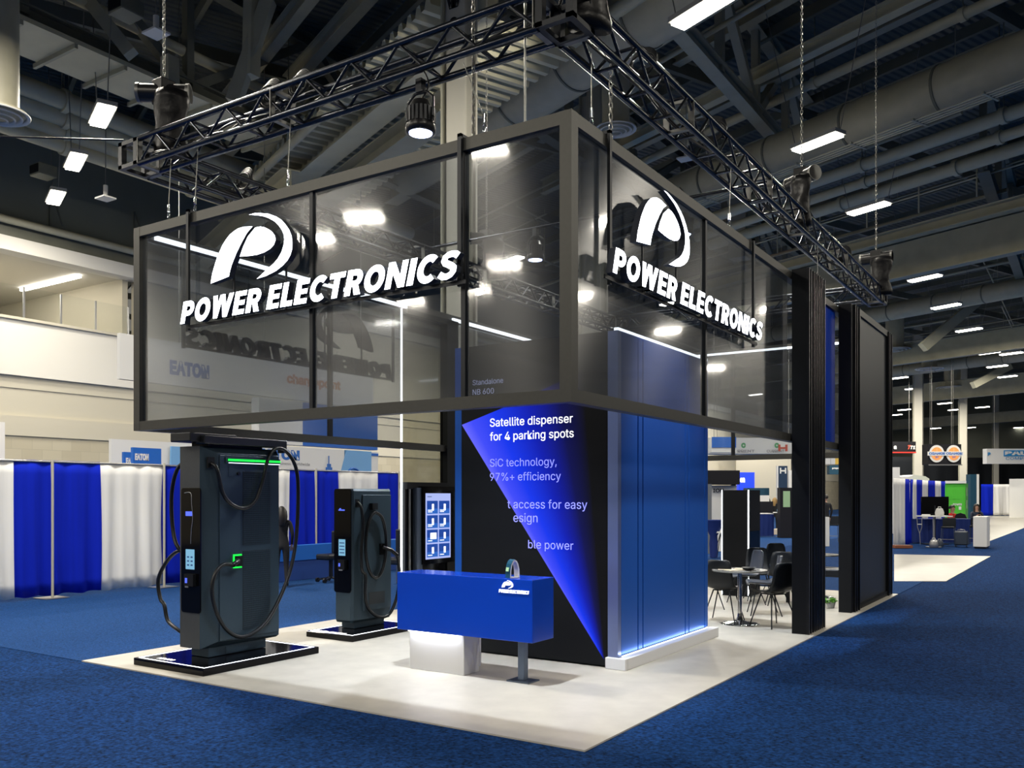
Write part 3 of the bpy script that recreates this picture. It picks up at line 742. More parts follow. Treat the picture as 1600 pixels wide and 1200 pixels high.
# ------------------------------------------------------------------ signs
LEG = [(.582, .564), (.467, .58), (.39, .578), (.337, .565), (.27, .54), (.217, .502), (.165, .455), (.124, .401), (.085, .345), (.056, .287), (.02, .21), (-.004, .12), (.257, .153), (.272, .2), (.297, .255), (.363, .355), (.441, .449), (.51, .52)]
BOWL = [(.62, .548), (.69, .545), (.745, .528), (.80, .50), (.844, .47), (.875, .435), (.888, .395), (.865, .355), (.819, .325), (.74, .305), (.645, .297), (.54, .302), (.41, .315), (.454, .395), (.518, .48)]
CRES = [(.531, .679), (.61, .68), (.695, .665), (.80, .64), (.893, .60), (.96, .56), (1.014, .509), (1.06, .455), (1.09, .396), (1.10, .335), (1.097, .279), (1.075, .23), (1.038, .188), (.97, .148), (.893, .117), (.77, .09), (.64, .079), (.77, .143), (.86, .185), (.917, .223), (.965, .275), (.99, .329), (1.0, .38), (.99, .429), (.967, .47), (.929, .514), (.875, .56), (.819, .592), (.75, .625), (.67, .648), (.60, .665)]
def stroke(path, wd):
    P = [Vector(p) for p in path]; out = []
    for i, p in enumerate(P):
        d0 = (P[i] - P[i - 1]).normalized() if i else (P[1] - P[0]).normalized()
        d1 = (P[i + 1] - P[i]).normalized() if i < len(P) - 1 else d0
        d = (d0 + d1).normalized(); n = Vector((-d.y, d.x)); k = wd / 2 / max(.5, n.dot(Vector((-d0.y, d0.x))))
        out.append((p + n * k, p - n * k))
    return [[out[i][0], out[i][1], out[i + 1][1], out[i + 1][0]] for i in range(len(out) - 1)]
def arc(cx_, cy_, rx, ry, a0_, a1_, n): return [(cx_ + rx * math.cos(math.radians(a0_ + (a1_ - a0_) * i / n)), cy_ + ry * math.sin(math.radians(a0_ + (a1_ - a0_) * i / n))) for i in range(n + 1)]
Q4 = lambda x0, y0, x1, y1: [[(x0, y0), (x1, y0), (x1, y1), (x0, y1)]]
BOWLP = [(.10, .885)] + arc(.40, .665, .22, .22, 90, -90, 8) + [(.10, .445)]
GLYPH = {
 'I': (.27, Q4(0, 0, .27, 1)), 'L': (.60, Q4(0, 0, .27, 1) + Q4(.2, 0, .60, .22)),
 'E': (.64, Q4(0, 0, .27, 1) + Q4(.2, 0, .64, .21) + Q4(.2, .40, .60, .60) + Q4(.2, .79, .64, 1)),
 'T': (.74, Q4(0, .78, .74, 1) + Q4(.235, 0, .505, .9)),
 'P': (.73, Q4(0, 0, .27, 1) + stroke(BOWLP, .23)),
 'R': (.75, Q4(0, 0, .27, 1) + stroke(BOWLP, .23) + [[(.28, .50), (.53, .50), (.75, 0), (.46, 0)]]),
 'N': (.84, Q4(0, 0, .25, 1) + Q4(.59, 0, .84, 1) + [[(0, 1), (.27, 1), (.84, 0), (.57, 0)]]),
 'W': (1.20, [[(0, 1), (.26, 1), (.42, 0), (.19, 0)], [(.42, 1), (.60, 1), (.42, 0), (.19, 0)], [(.49, 1), (.70, 1), (.98, 0), (.73, 0)], [(.94, 1), (1.20, 1), (.98, 0), (.73, 0)]]),
 'O': (.90, stroke(arc(.45, .5, .325, .40, 0, 360, 24), .25)),
 'C': (.80, stroke(arc(.45, .5, .325, .40, 48, 312, 18), .25)),
 'S': (.74, stroke([(.68, .80), (.56, .88), (.42, .905), (.28, .885), (.17, .81), (.15, .70), (.22, .60), (.37, .53), (.50, .46), (.59, .38), (.60, .27), (.52, .155), (.38, .10), (.24, .105), (.05, .21)], .225)),
}
def glyph_obj(ch, org, ux, uz, hcap, sxx, t0, t1, mats, parent, SH=.22):
    wd_, quads = GLYPH[ch]; nz = ux.cross(uz); q = B()
    fn = lambda u, v, t: org + ux * ((u + SH * v) * sxx) + uz * (v * hcap) + nz * t
    for pts in quads:
        f0 = len(q.m); q.prism([(p[0], p[1]) for p in pts], fn, t0, t1, 1); q.m[f0 + 1] = 0; q.m[f0] = 1
    me_o = q.obj('letter', list(mats), parent); return me_o
LETTERS = {}
def sign(name, label, org, ux, nz, wtot, hcap, logo_off, thick=.06, standoff=.02, mats=('letter_face', 'letter_side'), logo_s=1.0, lettergap=.006, backbar=True, hfac=1.0, lw_=None):
    org, ux, nz = Vector(org), Vector(ux), Vector(nz); uz = Vector((0, 0, 1))
    t = thing(name, label, 'sign', org)
    txt = 'POWER ELECTRONICS'; gap = .10
    total = sum((GLYPH[c][0] + gap) if c != ' ' else .30 for c in txt) - gap + .22
    sx = wtot / total; x = 0
    for c in txt:
        if c == ' ': x += .30 * sx; continue
        glyph_obj(c, org + ux * x, ux, uz, hcap, sx, standoff, standoff + thick, mats, t)
        x += (GLYPH[c][0] + gap) * sx
    fn = plane_fn(org + ux * logo_off[0] + uz * logo_off[1], ux, uz, ux.cross(uz))
    for pts in (LEG, BOWL, CRES):
        q = [(u * logo_s, v * logo_s) for u, v in pts]
        s = B(); s.prism(q, fn, standoff, standoff + thick, 1)
        s.m[1] = 0
        s.obj('logo_piece', list(mats), t)
    if backbar:
        B().box(0, 0, 0, 1, 1, 1)
        b = B(); a1 = org + nz * (standoff * .5) + uz * -.02; b.beam(a1, a1 + ux * wtot, .012, .03); b.obj('mounting_rail', 'black_alu', t)
        for u in (logo_off[0] + .25 * logo_s, logo_off[0] + .95 * logo_s):
            B().beam(org + ux * u + nz * .012 + uz * -.02, org + ux * u + nz * .012 + uz * (logo_off[1] + .5 * logo_s), .014, .014).obj('support_rod', 'black_alu', t)
    return t
sign('front_sign', 'glowing white POWER ELECTRONICS letters and round logo on the front header', (-4.30, -.04, 3.375), XP, YM, 3.40, .21, (.46, .215))
sign('side_sign', 'glowing white POWER ELECTRONICS letters and round logo on the right header', (.04, .42, 3.385), YP, XP, 3.62, .20, (.42, .21))
sign('rear_sign', 'unlit back of the letter sign on the left header, seen mirrored through glass', (HX0 - .04, 4.15, 3.385), YM, XM, 3.5, .20, (.40, .21), mats=('matte_black', 'matte_black'))

# ------------------------------------------------------------------ tower
TY, TX0, TX1, TZ = 2.29, -2.76, -.76, 3.33
tw = thing('display_tower', 'tall tower with a black LED screen front and glossy blue panelled side', 'tower', (-1.7, 3.4, 0))
B().box(TX0 + .02, TY + .03, 0.0, TX1 - .02, 4.68, TZ - .02).obj('core', 'matte_black', tw)
sp = B().box(-2.67, TY - .01, .02, -.875, TY + .03, TZ).obj('led_screen', 'matte_black', tw)
# picture area (object origin at the lower tip of the blue shard)
def pic(pts, name, m, t0, t1):
    o = B().prism([(u + .905, v - .05) for u, v in pts], lambda u, v, t: (u, t, v), t0, t1).obj(name, m)
    o.location = (-.905, 0, .05); return o
shp = [(-2.665, 2.482), (-.912, .075), (-.88, .075), (-.88, 2.98), (-1.05, 2.98), (-1.45, 2.86), (-2.013, 2.67)]
o = pic(shp, 'picture', 'led_picture', TY - .013, TY - .0105)
o.parent = tw; o.location = Vector((-.905, 0, .05)) - Vector(tw['_o']) ; o['_o'] = (0, 0, 0)
TF = TY - .016
def wt(txt, m, px, z, wd_, bold=0.0, lsp=.9):
    me = text_mesh(txt, 1.0, .001, bold, 0, 1.0, lsp); return place_mesh(me, 'lettering', m, (px, TF, z), XP, ZP, tw, width=wd_)
wt('Satellite dispenser', 'text_white', -2.286, 2.42, 1.02, .004)
wt('for 4 parking spots', 'text_white', -2.286, 2.27, 1.03, .004)
wt('SiC technology,', 'text_lav', -2.286, 1.99, .83)
wt('97%+ efficiency', 'text_lav', -2.286, 1.84, .88)
wt('      t access for easy', 'text_lav', -2.06, 1.545, .96)
wt('esign', 'text_lav', -1.985, 1.40, .30)
wt('ble power', 'text_lav', -1.80, 1.13, .54)
wt('Standalone', 'text_grey', -2.515, 2.905, .40)
wt('NB 600', 'text_grey', -2.515, 2.80, .28)
B().box(-2.76, TY - .01, .0, -2.672, TY + .06, TZ).obj('edge_panel', 'blue_wall', tw)
B().box(-.873, TY - .012, .11, -.762, TY + .06, TZ).obj('edge_panel', 'edge_blue_sheen', tw, label='blue metallic edge strip, its pale reflection put into the colour')
for y0, y1 in ((TY + .06, 2.725), (2.747, 2.842), (2.864, 3.98), (4.002, 4.09), (4.112, 4.58), (4.602, 4.70)):
    B().bbox(TX1 - .03, y0, .125, TX1, y1, TZ, .003).obj('side_panel', 'blue_wall', tw)
B().box(TX1 - .05, TY + .0, TZ, TX1 - .005, 4.70, TZ + .03).obj('top_light', 'led', tw)
B().box(TX1 + .003, TY + .06, .112, TX1 + .012, 4.66, .120).obj('base_light', 'led_soft', tw)
B().box(-2.6, 2.45, 2.98, -2.85, 2.47, 3.0).obj('bracket', 'black_alu', tw)
area_light('tower_base_glow', (TX1 + .03, 3.5, .13), .03, 2.3, 1.6, COOL, (0, math.radians(165), 0))
pd = thing('plinth', 'low white plinth wrapping the foot of the blue tower side', 'plinth', (-.7, 3.5, 0))
B().bbox(-.875, 2.225, 0, -.655, 2.278, .112, .004).obj('front_board', 'white_satin', pd)
B().bbox(-.757, 2.28, 0, -.655, 4.78, .111, .004).obj('side_board', 'white_satin', pd)

# ------------------------------------------------------------------ counter
ct = thing('reception_counter', 'glossy blue box counter on a white block and one steel leg', 'counter', (-1.8, 1.3, 0))
CY0 = 1.1
B().bbox(-2.585, CY0, .392, -1.016, 1.47, .953, .004).obj('cabinet', 'counter_blue', ct)
B().bbox(-2.50, 1.19, 0, -1.835, 1.44, .39, .004).obj('white_block', 'white_satin', ct)
B().box(-2.50, 1.44, .05, -1.835, 1.47, .39).obj('white_block_rear', 'white_satin', ct)
B().box(-2.50, 1.165, .372, -1.86, 1.185, .388).obj('under_light', 'led', ct)
B().bbox(-1.275, 1.26, 0.012, -1.205, 1.33, .392, .004).obj('leg', 'steel_leg', ct)
B().box(-1.36, 1.20, 0, -1.12, 1.39, .012).obj('foot_plate', 'steel_leg', ct)
area_light('counter_glow', (-2.18, 1.15, .38), .62, .02, 1.3, (1, 1, 1), (math.radians(-20), 0, 0))
cf = plane_fn((-1.338, CY0, .858), XP, ZP, YM)
for pts in (LEG, BOWL, CRES):
    B().prism([(u * .108, v * .118) for u, v in pts], cf, .0005, .012).obj('logo_piece', 'text_white', ct)
xq = 0
for c in 'POWER ELECTRONICS':
    if c != ' ': glyph_obj(c, Vector((-1.372 + xq, CY0, .825)), Vector(XP), Vector(ZP), .03, .0232, .001, .008, ('text_white', 'text_white'), ct)
    xq += .0232 * ((GLYPH[c][0] + .10) if c != ' ' else .30)
cs_ = thing('table_sign', 'small curved teal and white display stand on the blue counter', 'stand', (-1.28, 1.22, .953))
pr = []
for i in range(9):
    a = i / 8 * PI; pr.append((-.055 * math.cos(a), .165 * math.sin(a) ** .8))
q = B(); n = len(pr)
inn = [(u * .78, v * .90) for u, v in pr]
q.prism([(u, v) for u, v in pr] + [(u, v) for u, v in reversed(inn)], plane_fn((-1.26, 1.19, .955), Vector((.35, .94, 0)).normalized(), ZP, Vector((-.94, .35, 0)).normalized()), 0, .07)
q.obj('arch', 'white_satin', cs_)
q = B(); fnn = plane_fn((-1.26, 1.19, .955), Vector((.35, .94, 0)).normalized(), ZP, Vector((-.94, .35, 0)).normalized())
mat('stand_teal', (.006, .06, .11), .3)
for i in range(4):
    V = [fnn(pr[i][0] - .003, pr[i][1], 0), fnn(pr[i + 1][0] - .003, pr[i + 1][1] + .003, 0), fnn(pr[i + 1][0] - .003, pr[i + 1][1] + .003, .07), fnn(pr[i][0] - .003, pr[i][1], .07)]
    V += [v + Vector((.002, .001, -.002)) for v in V]
    q.add(V, [(0, 1, 2, 3), (4, 5, 6, 7), (0, 1, 5, 4), (2, 3, 7, 6), (0, 3, 7, 4), (1, 2, 6, 5)])
q.obj('front_print', 'stand_teal', cs_)
q = B(); V = [fnn(-.0625, .06, .012), fnn(-.0565, .095, .012), fnn(-.0565, .095, .055), fnn(-.0625, .06, .055)]
q.add(V + [v + Vector((-.001, -.001, 0)) for v in V], [(0, 1, 2, 3), (4, 5, 6, 7)]); q.obj('print_block', 'green_pale', cs_)
B().beam(Vector((-1.312, 1.15, .958)), Vector((-1.272, 1.255, .958)), .07, .006).obj('base', 'white_satin', cs_)

# ------------------------------------------------------------------ chargers
def smooth(pts, k=5):
    P = [Vector(p) for p in pts]; out = []
    for i in range(len(P) - 1):
        p0, p1, p2, p3 = P[max(i - 1, 0)], P[i], P[i + 1], P[min(i + 2, len(P) - 1)]
        for j in range(k):
            t = j / k; out.append(.5 * ((2 * p1) + (-p0 + p2) * t + (2 * p0 - 5 * p1 + 4 * p2 - p3) * t * t + (-p0 + 3 * p1 - 3 * p2 + p3) * t ** 3))
    return out + [P[-1]]
def slab(x0, y0, x1, y1, label, ledc):
    t = thing('charger_platform', label, 'base', ((x0 + x1) / 2, (y0 + y1) / 2, 0))
    B().bbox(x0, y0, 0, x1, y1, .07, .004).obj('platform', 'gloss_black', t)
    e = .035; q = B()
    q.box(x0 + e, y0 + e, .07, x1 - e, y0 + e + .007, .073).box(x0 + e, y1 - e - .007, .07, x1 - e, y1 - e, .073)
    q.box(x0 + e, y0 + e + .012, .07, x0 + e + .007, y1 - e - .012, .073).box(x1 - e - .007, y0 + e + .012, .07, x1 - e, y1 - e - .012, .073)
    q.obj('edge_light', ledc, t); return t
s1 = slab(-4.95, -.19, -3.86, 1.30, 'glossy black platform with lit edge under the large charger', 'led')
label_text('lettering', 'NB600', 'text_white', (-4.72, -.09, .071), XP, YP, s1, width=.24, height=.06, bold=.01, ext=.001)
s2 = slab(-4.82, 2.03, -4.06, 3.25, 'glossy black platform with lit edge under the smaller charger', 'led')
label_text('lettering', 'Satellite dispenser', 'text_white', (-4.75, 2.09, .071), XP, YP, s2, width=.5, height=.06, bold=.01, ext=.001)

c1 = thing('ev_charger', 'large dark grey electric car charger with green light bar and hanging cables', 'charger', (-4.42, .6, .074))
bx0, bx1, by0, by1, bz0, bz1 = -4.61, -4.24, .105, 1.09, .17, 2.20
ch = .06
outl = [(by0, bz0 + .0), (by1 - .04, bz0), (by1, bz0 + .05), (by1, bz1 - .05), (by1 - .04, bz1), (by0 + .0, bz1)]
B().prism(outl, lambda u, v, t: (t, u, v), bx0, bx1 - ch, 0).obj('body', 'charger_front', c1)
# side shell with chamfered border
q = B(); o1 = [(by0, bz0), (by1, bz0), (by1, bz1), (by0, bz1)]; o2 = [(by0 + .17, bz0 + .06), (by1 - .015, bz0 + .03), (by1 - .015, bz1 - .07), (by0 + .17, bz1 - .07)]
V = [(bx1 - ch, u, v) for u, v in o1] + [(bx1, u, v) for u, v in o2]
q.add(V, [(4, 5, 6, 7)] + [(i, (i + 1) % 4, 4 + (i + 1) % 4, 4 + i) for i in range(4)]); q.obj('side_shell', 'charger', c1)
door = B().bbox(bx1, by0 + .185, bz0 + .065, bx1 + .012, by1 - .02, bz1 - .085, .004).obj('door', 'charger', c1)
XD = bx1 + .012
def vent(y0, z0, y1, z1, nm='vent', nyy=26, dz=.022):
    o = B().box(XD, y0, z0, XD + .003, y1, z1).obj(nm, 'mesh_vent', c1)
    q = B(); r = int((z1 - z0) / dz)
    for j in range(r): q.box(XD + .003, y0 + .004, z0 + .006 + j * dz, XD + .006, y1 - .004, z0 + .012 + j * dz)
    for j in range(nyy): 
        yy = y0 + .008 + j * (y1 - y0 - .012) / nyy; q.box(XD + .003, yy, z0 + .004, XD + .006, yy + .004, z1 - .004)
    m_ = q.obj('mesh', 'charger', o); m_['kind'] = 'stuff'
vent(.58, 1.19, .945, 1.955); vent(.58, .315, .945, 1.13)
B().cyl((XD, .52, 1.93), (XD + .02, .52, 1.93), .018, n=14).obj('lock_knob', 'cable', c1)
B().box(XD, .40, 1.90, XD + .004, .49, 2.0).obj('hatch', 'charger', c1)
B().box(XD, .355, 2.03, XD + .012, 1.075, 2.095).obj('light_bar_housing', 'charger', c1)
B().box(XD + .012, .385, 2.058, XD + .022, .72, 2.078).obj('light_bar', 'green_led', c1, label='green light bar')
B().box(XD + .012, .73, 2.058, XD + .022, 1.07, 2.078).obj('light_bar', 'green_led', c1, label='green light bar')
B().box(XD + .012, .39, 2.034, XD + .016, 1.07, 2.042).obj('light_line', 'led_soft', c1)
# socket niche and plug
B().box(bx1 - .02, .155, 1.98, bx1 + .004, .235, 2.09).obj('cable_gland', 'matte_black', c1)
B().box(XD, .455, .96, XD + .01, .56, 1.10).obj('socket_frame', 'green_led', c1, label='green lit socket frame')
B().box(XD, .468, .975, XD + .02, .56, 1.085).obj('socket', 'matte_black', c1)
B().tube(smooth([(XD + .02, .50, 1.035), (XD + .07, .45, 1.03), (XD + .09, .38, 1.0)], 4), [.026] * 9, 10).obj('plug', 'cable', c1)
# front face: black glass strip with screen
FY = by0
fs = plane_fn((0, FY, 0), XP, ZP, YM)
def rr(x0, z0, x1, z1, r=.02, n=4):
    P = []
    for cx_, cz, a0_ in ((x1 - r, z0 + r, -90), (x1 - r, z1 - r, 0), (x0 + r, z1 - r, 90), (x0 + r, z0 + r, 180)):
        for i in range(n + 1): a = math.radians(a0_ + 90 * i / n); P.append((cx_ + r * math.cos(a), cz + r * math.sin(a)))
    return P
fp = B().prism(rr(-4.575, .53, -4.275, 1.78, .03), fs, 0, .012).obj('front_glass', 'gloss_black', c1)
B().prism(rr(-4.50, .965, -4.365, 1.165, .004), fs, .012, .015).obj('touch_screen', 'screen_pale', fp)
for k in range(3):
    B().box(-4.475, FY - .017, 1.0 + k * .04, -4.445, FY - .015, 1.015 + k * .04).obj('icon', 'screen_ink', fp); B().box(-4.42, FY - .017, 1.0 + k * .04, -4.39, FY - .015, 1.015 + k * .04).obj('icon', 'screen_ink', fp)
B().box(-4.48, FY - .05, .80, -4.34, FY - .012, .92).obj('card_reader', 'matte_black', fp)
B().box(-4.46, FY - .054, .83, -4.43, FY - .05, .88).obj('reader_light', 'blue_led', fp)
B().box(-4.46, FY - .054, .785, -4.41, FY - .05, .80).obj('label_plate', 'edge_alu', fp)
B().tube(smooth([(-4.52, FY - .014, 1.73), (-4.42, FY - .014, 1.73), (-4.405, FY - .014, 1.62), (-4.39, FY - .014, 1.48), (-4.41, FY - .014, 1.35), (-4.42, FY - .014, 1.22)], 4), .004, 6).obj('glass_line', 'edge_alu', fp)
B().box(-4.50, FY - .016, 1.50, -4.40, FY - .012, 1.545).obj('emblem', 'blue_led', fp)
# pedestal
B().bbox(-4.57, .21, .074, -4.30, .95, .17, .004).obj('pedestal', 'charger', c1)
B().box(-4.30, .42, .085, -4.296, .93, .155).obj('pedestal_cover', 'charger', c1)
# top arm
B().bbox(-4.60, -.02, 2.24, -4.28, .55, 2.33, .01).obj('cable_arm', 'black_alu', c1)
B().bbox(-4.36, .10, 2.22, -4.22, 1.18, 2.305, .008).obj('cable_arm', 'black_alu', c1)
B().box(-4.34, 1.15, 2.17, -4.24, 1.19, 2.24).obj('cable_clip', 'matte_black', c1)
B().box(-4.55, .2, 2.19, -4.3, .9, 2.245).obj('arm_base', 'matte_black', c1)
CX_ = -4.17
pts = [(bx1, .195, 2.03), (CX_, .21, 1.97), (CX_, .28, 1.732), (CX_, .40, 1.61), (CX_, .56, 1.575), (CX_, .70, 1.66), (CX_, .79, 1.85), (CX_, .86, 2.08), (CX_ - .03, .98, 2.20), (CX_ - .03, 1.12, 2.20), (CX_, 1.24, 2.05), (CX_, 1.29, 1.8),
       (CX_, 1.27, 1.313), (CX_, 1.20, .96), (CX_, 1.05, .64), (CX_, .85, .38), (CX_, .65, .27), (CX_, .48, .26), (CX_, .32, .36), (CX_, .20, .55), (CX_, .15, .76), (CX_, .19, .93), (CX_ + .0, .29, 1.01), (XD + .09, .38, 1.0)]
B().tube(smooth(pts, 5), .020, 8).obj('cable', 'cable', c1)
pl_ = [(-4.61, 0.3, 2.06), (-4.681, 0.15, 2.008), (-4.807, 0.15, 1.733), (-4.785, 0.15, 1.337), (-4.67, 0.15, 1.143), (-4.61, 0.28, 1.06)]
B().tube(smooth(pl_, 5), .020, 8).obj('cable', 'cable', c1)
pl_ = [(-4.61, 0.26, 1.12), (-4.67, 0.15, 1.144), (-4.87, 0.15, 1.038), (-5.031, 0.15, 0.831), (-4.998, 0.15, 0.632), (-4.932, 0.15, 0.57), (-4.87, 0.15, 0.409), (-4.691, 0.15, 0.324), (-4.61, 0.28, 0.21)]
B().tube(smooth(pl_, 5), .020, 8).obj('cable', 'cable', c1)

c2_ = thing('ev_charger', 'smaller dark grey electric car charger with black front and looped cable', 'charger', (-4.53, 2.75, .074))
ax0, ax1, ay0, ay1, az0, az1 = -4.69, -4.39, 2.37, 3.10, .15, 1.79
B().bbox(ax0, ay0, az0, ax1, ay1, az1, .03).obj('body', 'charger', c2_)
B().bbox(ax1, ay0 + .18, az0 + .13, ax1 + .01, ay1 - .025, az1 - .075, .004).obj('door', 'charger', c2_)
f2 = plane_fn((0, ay0, 0), XP, ZP, YM)
gp = B().prism(rr(ax0 + .012, .52, ax1 - .012, az1 - .002, .03), f2, 0, .012).obj('front_glass', 'gloss_black', c2_)
B().box(-4.60, ay0 - .014, .97, -4.49, ay0 - .012, 1.17).obj('touch_screen', 'screen_pale', gp)
for k in range(4): B().box(-4.585, ay0 - .016, 1.0 + k * .04, -4.505, ay0 - .014, 1.012 + k * .04).obj('icon', 'screen_ink', gp)
B().box(-4.60, ay0 - .016, 1.52, -4.50, ay0 - .012, 1.535).obj('emblem', 'blue_led', gp)
B().box(-4.585, ay0 - .016, 1.535, -4.56, ay0 - .012, 1.55).obj('emblem', 'blue_led', gp)
B().box(-4.58, ay0 - .05, .80, -4.47, ay0 - .012, .92).obj('card_reader', 'matte_black', gp)
B().box(-4.565, ay0 - .053, .84, -4.54, ay0 - .05, .88).obj('reader_light', 'blue_led', gp)
B().box(-4.56, ay0 - .053, .79, -4.50, ay0 - .05, .805).obj('label_plate', 'edge_alu', gp)
B().box(ax1 - .005, 2.43, 1.56, ax1 + .003, 2.50, 1.66).obj('cable_gland', 'matte_black', c2_)
B().box(ax1 + .01, 2.67, 1.53, ax1 + .06, 2.77, 1.61).obj('cable_hook', 'matte_black', c2_)
B().box(ax1 + .01, 2.85, .96, ax1 + .03, 2.96, 1.10).obj('socket', 'matte_black', c2_)
B().tube([(ax1 + .03, 2.90, 1.05), (ax1 + .12, 2.95, 1.02), (ax1 + .16, 3.02, .95)], .024, 10).obj('plug', 'cable', c2_)
B().box(ax1 + .01, 2.66, .35, ax1 + .013, 2.95, .50).obj('vent', 'mesh_vent', c2_)
B().bbox(-4.64, 2.45, .074, -4.43, 3.0, az0, .004).obj('pedestal', 'charger', c2_)
ex = ax1 + .05
lp = [(ex, 2.72, 1.50)] + [(ex, 2.745 + .19 * math.sin(a), 1.09 + .41 * math.cos(a)) for a in [i * 2 * PI / 12 for i in range(1, 12)]] + [(ex, 2.74, 1.50)]
B().tube(smooth(lp, 4), .020, 8).obj('cable', 'cable', c2_)
lp = [(ax1, 2.46, 1.62), (ex, 2.48, 1.55), (ex + .01, 2.50, 1.3), (ex + .01, 2.47, 1.05), (ex + .01, 2.48, .8), (ex, 2.56, .72), (ex, 2.55, .5), (ex, 2.60, .32), (ex + .02, 2.75, .20), (ex + .03, 2.95, .20), (ex + .04, 3.08, .38), (ex + .06, 3.12, .65), (ex + .08, 3.08, .85), (ax1 + .16, 3.02, .95)]
B().tube(smooth(lp, 5), .020, 8).obj('cable', 'cable', c2_)

# ------------------------------------------------------------------ box truss
TZ0, TZ1, TW = 5.15, 5.41, .25
def box_truss(label, p, d, length, nrm, bay=.52, skip=()):
    """p: lower near corner; d: direction; nrm: across"""
    p, d, nrm = Vector(p), Vector(d), Vector(nrm)
    t = thing('lighting_truss', label, 'truss', p); up = Vector((0, 0, TZ1 - TZ0)); cr_ = [Vector((0, 0, 0)), nrm * TW, up, nrm * TW + up]
    for c in cr_: B().cyl(p + c, p + c + d * length, .030, n=10).obj('chord', 'truss', t)
    n = int(length / bay); bay = length / n
    protos = {}
    def brace(kind, a, b_, i):
        if kind not in protos:
            o = B().cyl(p + a, p + b_, .015, n=6).obj('brace', 'truss', t); protos[kind] = o
        else: o = protos[kind].copy(); sc.collection.objects.link(o)
        o.location = d * (i * bay)
    for i in range(n):
        h = bay / 2
        for k, c in (('a', Vector((0, 0, 0))), ('b', nrm * TW)):
            brace(k + '1', c, c + up + d * h, i); brace(k + '2', c + up + d * h, c + d * bay, i)
        brace('e', Vector((0, 0, 0)), nrm * TW, i); brace('f', up + d * h, up + nrm * TW + d * h, i)
    for s in [0] + [x for x in (2.0, 4.4, 6.0, 8.2) if x < length - .5] + [length - .03]:
        q = B(); a = p + d * s
        for c in (0, TW):
            e = a + nrm * c; u2 = up
            q.beam(e + Vector((0, 0, .0)), e + up, .06, .008, up=d)
        q.beam(a - Vector((0, 0, .0)), a + nrm * TW, .05, .03); q.beam(a + up, a + up + nrm * TW, .05, .03); q.obj('end_plate', 'truss_plate', t)
    return t
box_truss('black box truss along the front of the booth, above the front sign', (-5.45 + .32, 0, TZ0), XP, 4.85, YP)
box_truss('black box truss along the right side of the booth, down to the far end', (-.26, .30, TZ0), YP, 10.9, XP)
box_truss('black box truss along the left side, receding behind the header', (-5.42, .30, TZ0), YP, 10.9, XP)
box_truss('black box truss along the rear of the booth', (-5.13, 10.95, TZ0), XP, 4.85, YP)
def corner(x, y, label):
    t = thing('truss_corner', label, 'truss corner', (x, y, TZ0))
    for a in (0, .26):
        for b_ in (0, .27): B().box(x + a - .03, y + b_ - .03, TZ0 - .01, x + a + .03, y + b_ + .03, TZ1 + .01).obj('post', 'black_alu', t)
    for z in (TZ0 - .012, TZ1 - .03):
        B().box(x - .03, y - .03, z, x + .29, y + .02, z + .04).box(x - .03, y + .25, z, x + .29, y + .30, z + .04).box(x - .03, y + .02, z, x + .02, y + .25, z + .04).box(x + .24, y + .02, z, x + .29, y + .25, z + .04).obj('plate', 'black_alu', t)
corner(-5.43, .0, 'truss corner block at the left end of the front truss')
corner(-.26, 0.0, 'truss corner block above the front corner of the header')
corner(-.26, 11.22, 'truss corner block at the far right end')
corner(-5.43, 11.22, 'truss corner block at the rear left')
# front left stub with end plate
def chain_mesh(p, ztop, nm, parent):
    q = B(); z = p.z; i = 0; L_ = .05
    while z < ztop:
        w_ = .013
        pts = [(w_, 0), (w_, L_ - .012), (0, L_), (-w_, L_ - .012), (-w_, 0), (0, -.012)]
        q.tube([(p.x + (u if i % 2 else 0), p.y + (0 if i % 2 else u), z + v) for u, v in pts], .0045, 3, closed=True)
        z += L_ - .006; i += 1
    o = q.obj(nm, 'chain', parent); o['kind'] = 'stuff'; return o
def hoist(x, y, zb, label, ax, bag=True, zt=14.3, L_=.55):
    t = thing('chain_hoist', label, 'hoist', (x, y, zb)); ax = Vector(ax); c = Vector((x, y, zb + .55)); cr_ = Vector((-ax.y, ax.x, 0))
    B().cyl(c - ax * L_ * .5, c + ax * L_ * .5, .095, n=20).obj('motor', 'motor', t)
    for s in (-.5, .44): B().cyl(c + ax * L_ * s, c + ax * L_ * (s + .06), .102, n=20).obj('motor_cap', 'truss_plate', t)
    B().bbox(x - .09, y - .09, zb + .42, x + .09, y + .09, zb + .68, .01).obj('gearbox', 'motor', t)
    B().tube([(x, y, zb + .43), (x + .03, y, zb + .34), (x, y, zb + .28), (x - .03, y, zb + .34), (x, y, zb + .42)], .012, 6).obj('hook', 'chrome', t)
    B().tube([(x - .14, y, zb + .02), (x - .05, y, zb + .2), (x, y, zb + .29), (x + .05, y, zb + .2), (x + .14, y, zb + .02)], .014, 6).obj('sling', 'cable', t)
    chain_mesh(Vector((x, y, zb + .68)), zt, 'chain', t)
    if bag:
        q = B(); n = 14; rows = 9; bc = c - cr_ * .10 + ax * .10; V = []
        for j in range(rows):
            z = -.02 - j * .085; f = .165 + .02 * math.sin(j * 1.1); g = .085 + .02 * math.sin(j * 1.7 + 1)
            for i in range(n):
                a = 2 * PI * i / n; wob = 1 + .08 * math.sin(3 * a + j)
                V.append(bc + ax * f * math.cos(a) * wob + cr_ * g * math.sin(a) * wob + Vector((0, 0, z)))
        q.add(V, [(j * n + i, j * n + (i + 1) % n, (j + 1) * n + (i + 1) % n, (j + 1) * n + i) for j in range(rows - 1) for i in range(n)] + [tuple(range(n)), tuple(range((rows - 1) * n, rows * n))], 0, True)
        q.obj('chain_bag', 'bag', t)
    return t
hoist(-5.12, .28, 5.43, 'chain hoist with shiny black bag on the left truss corner', (.8, .6, 0))
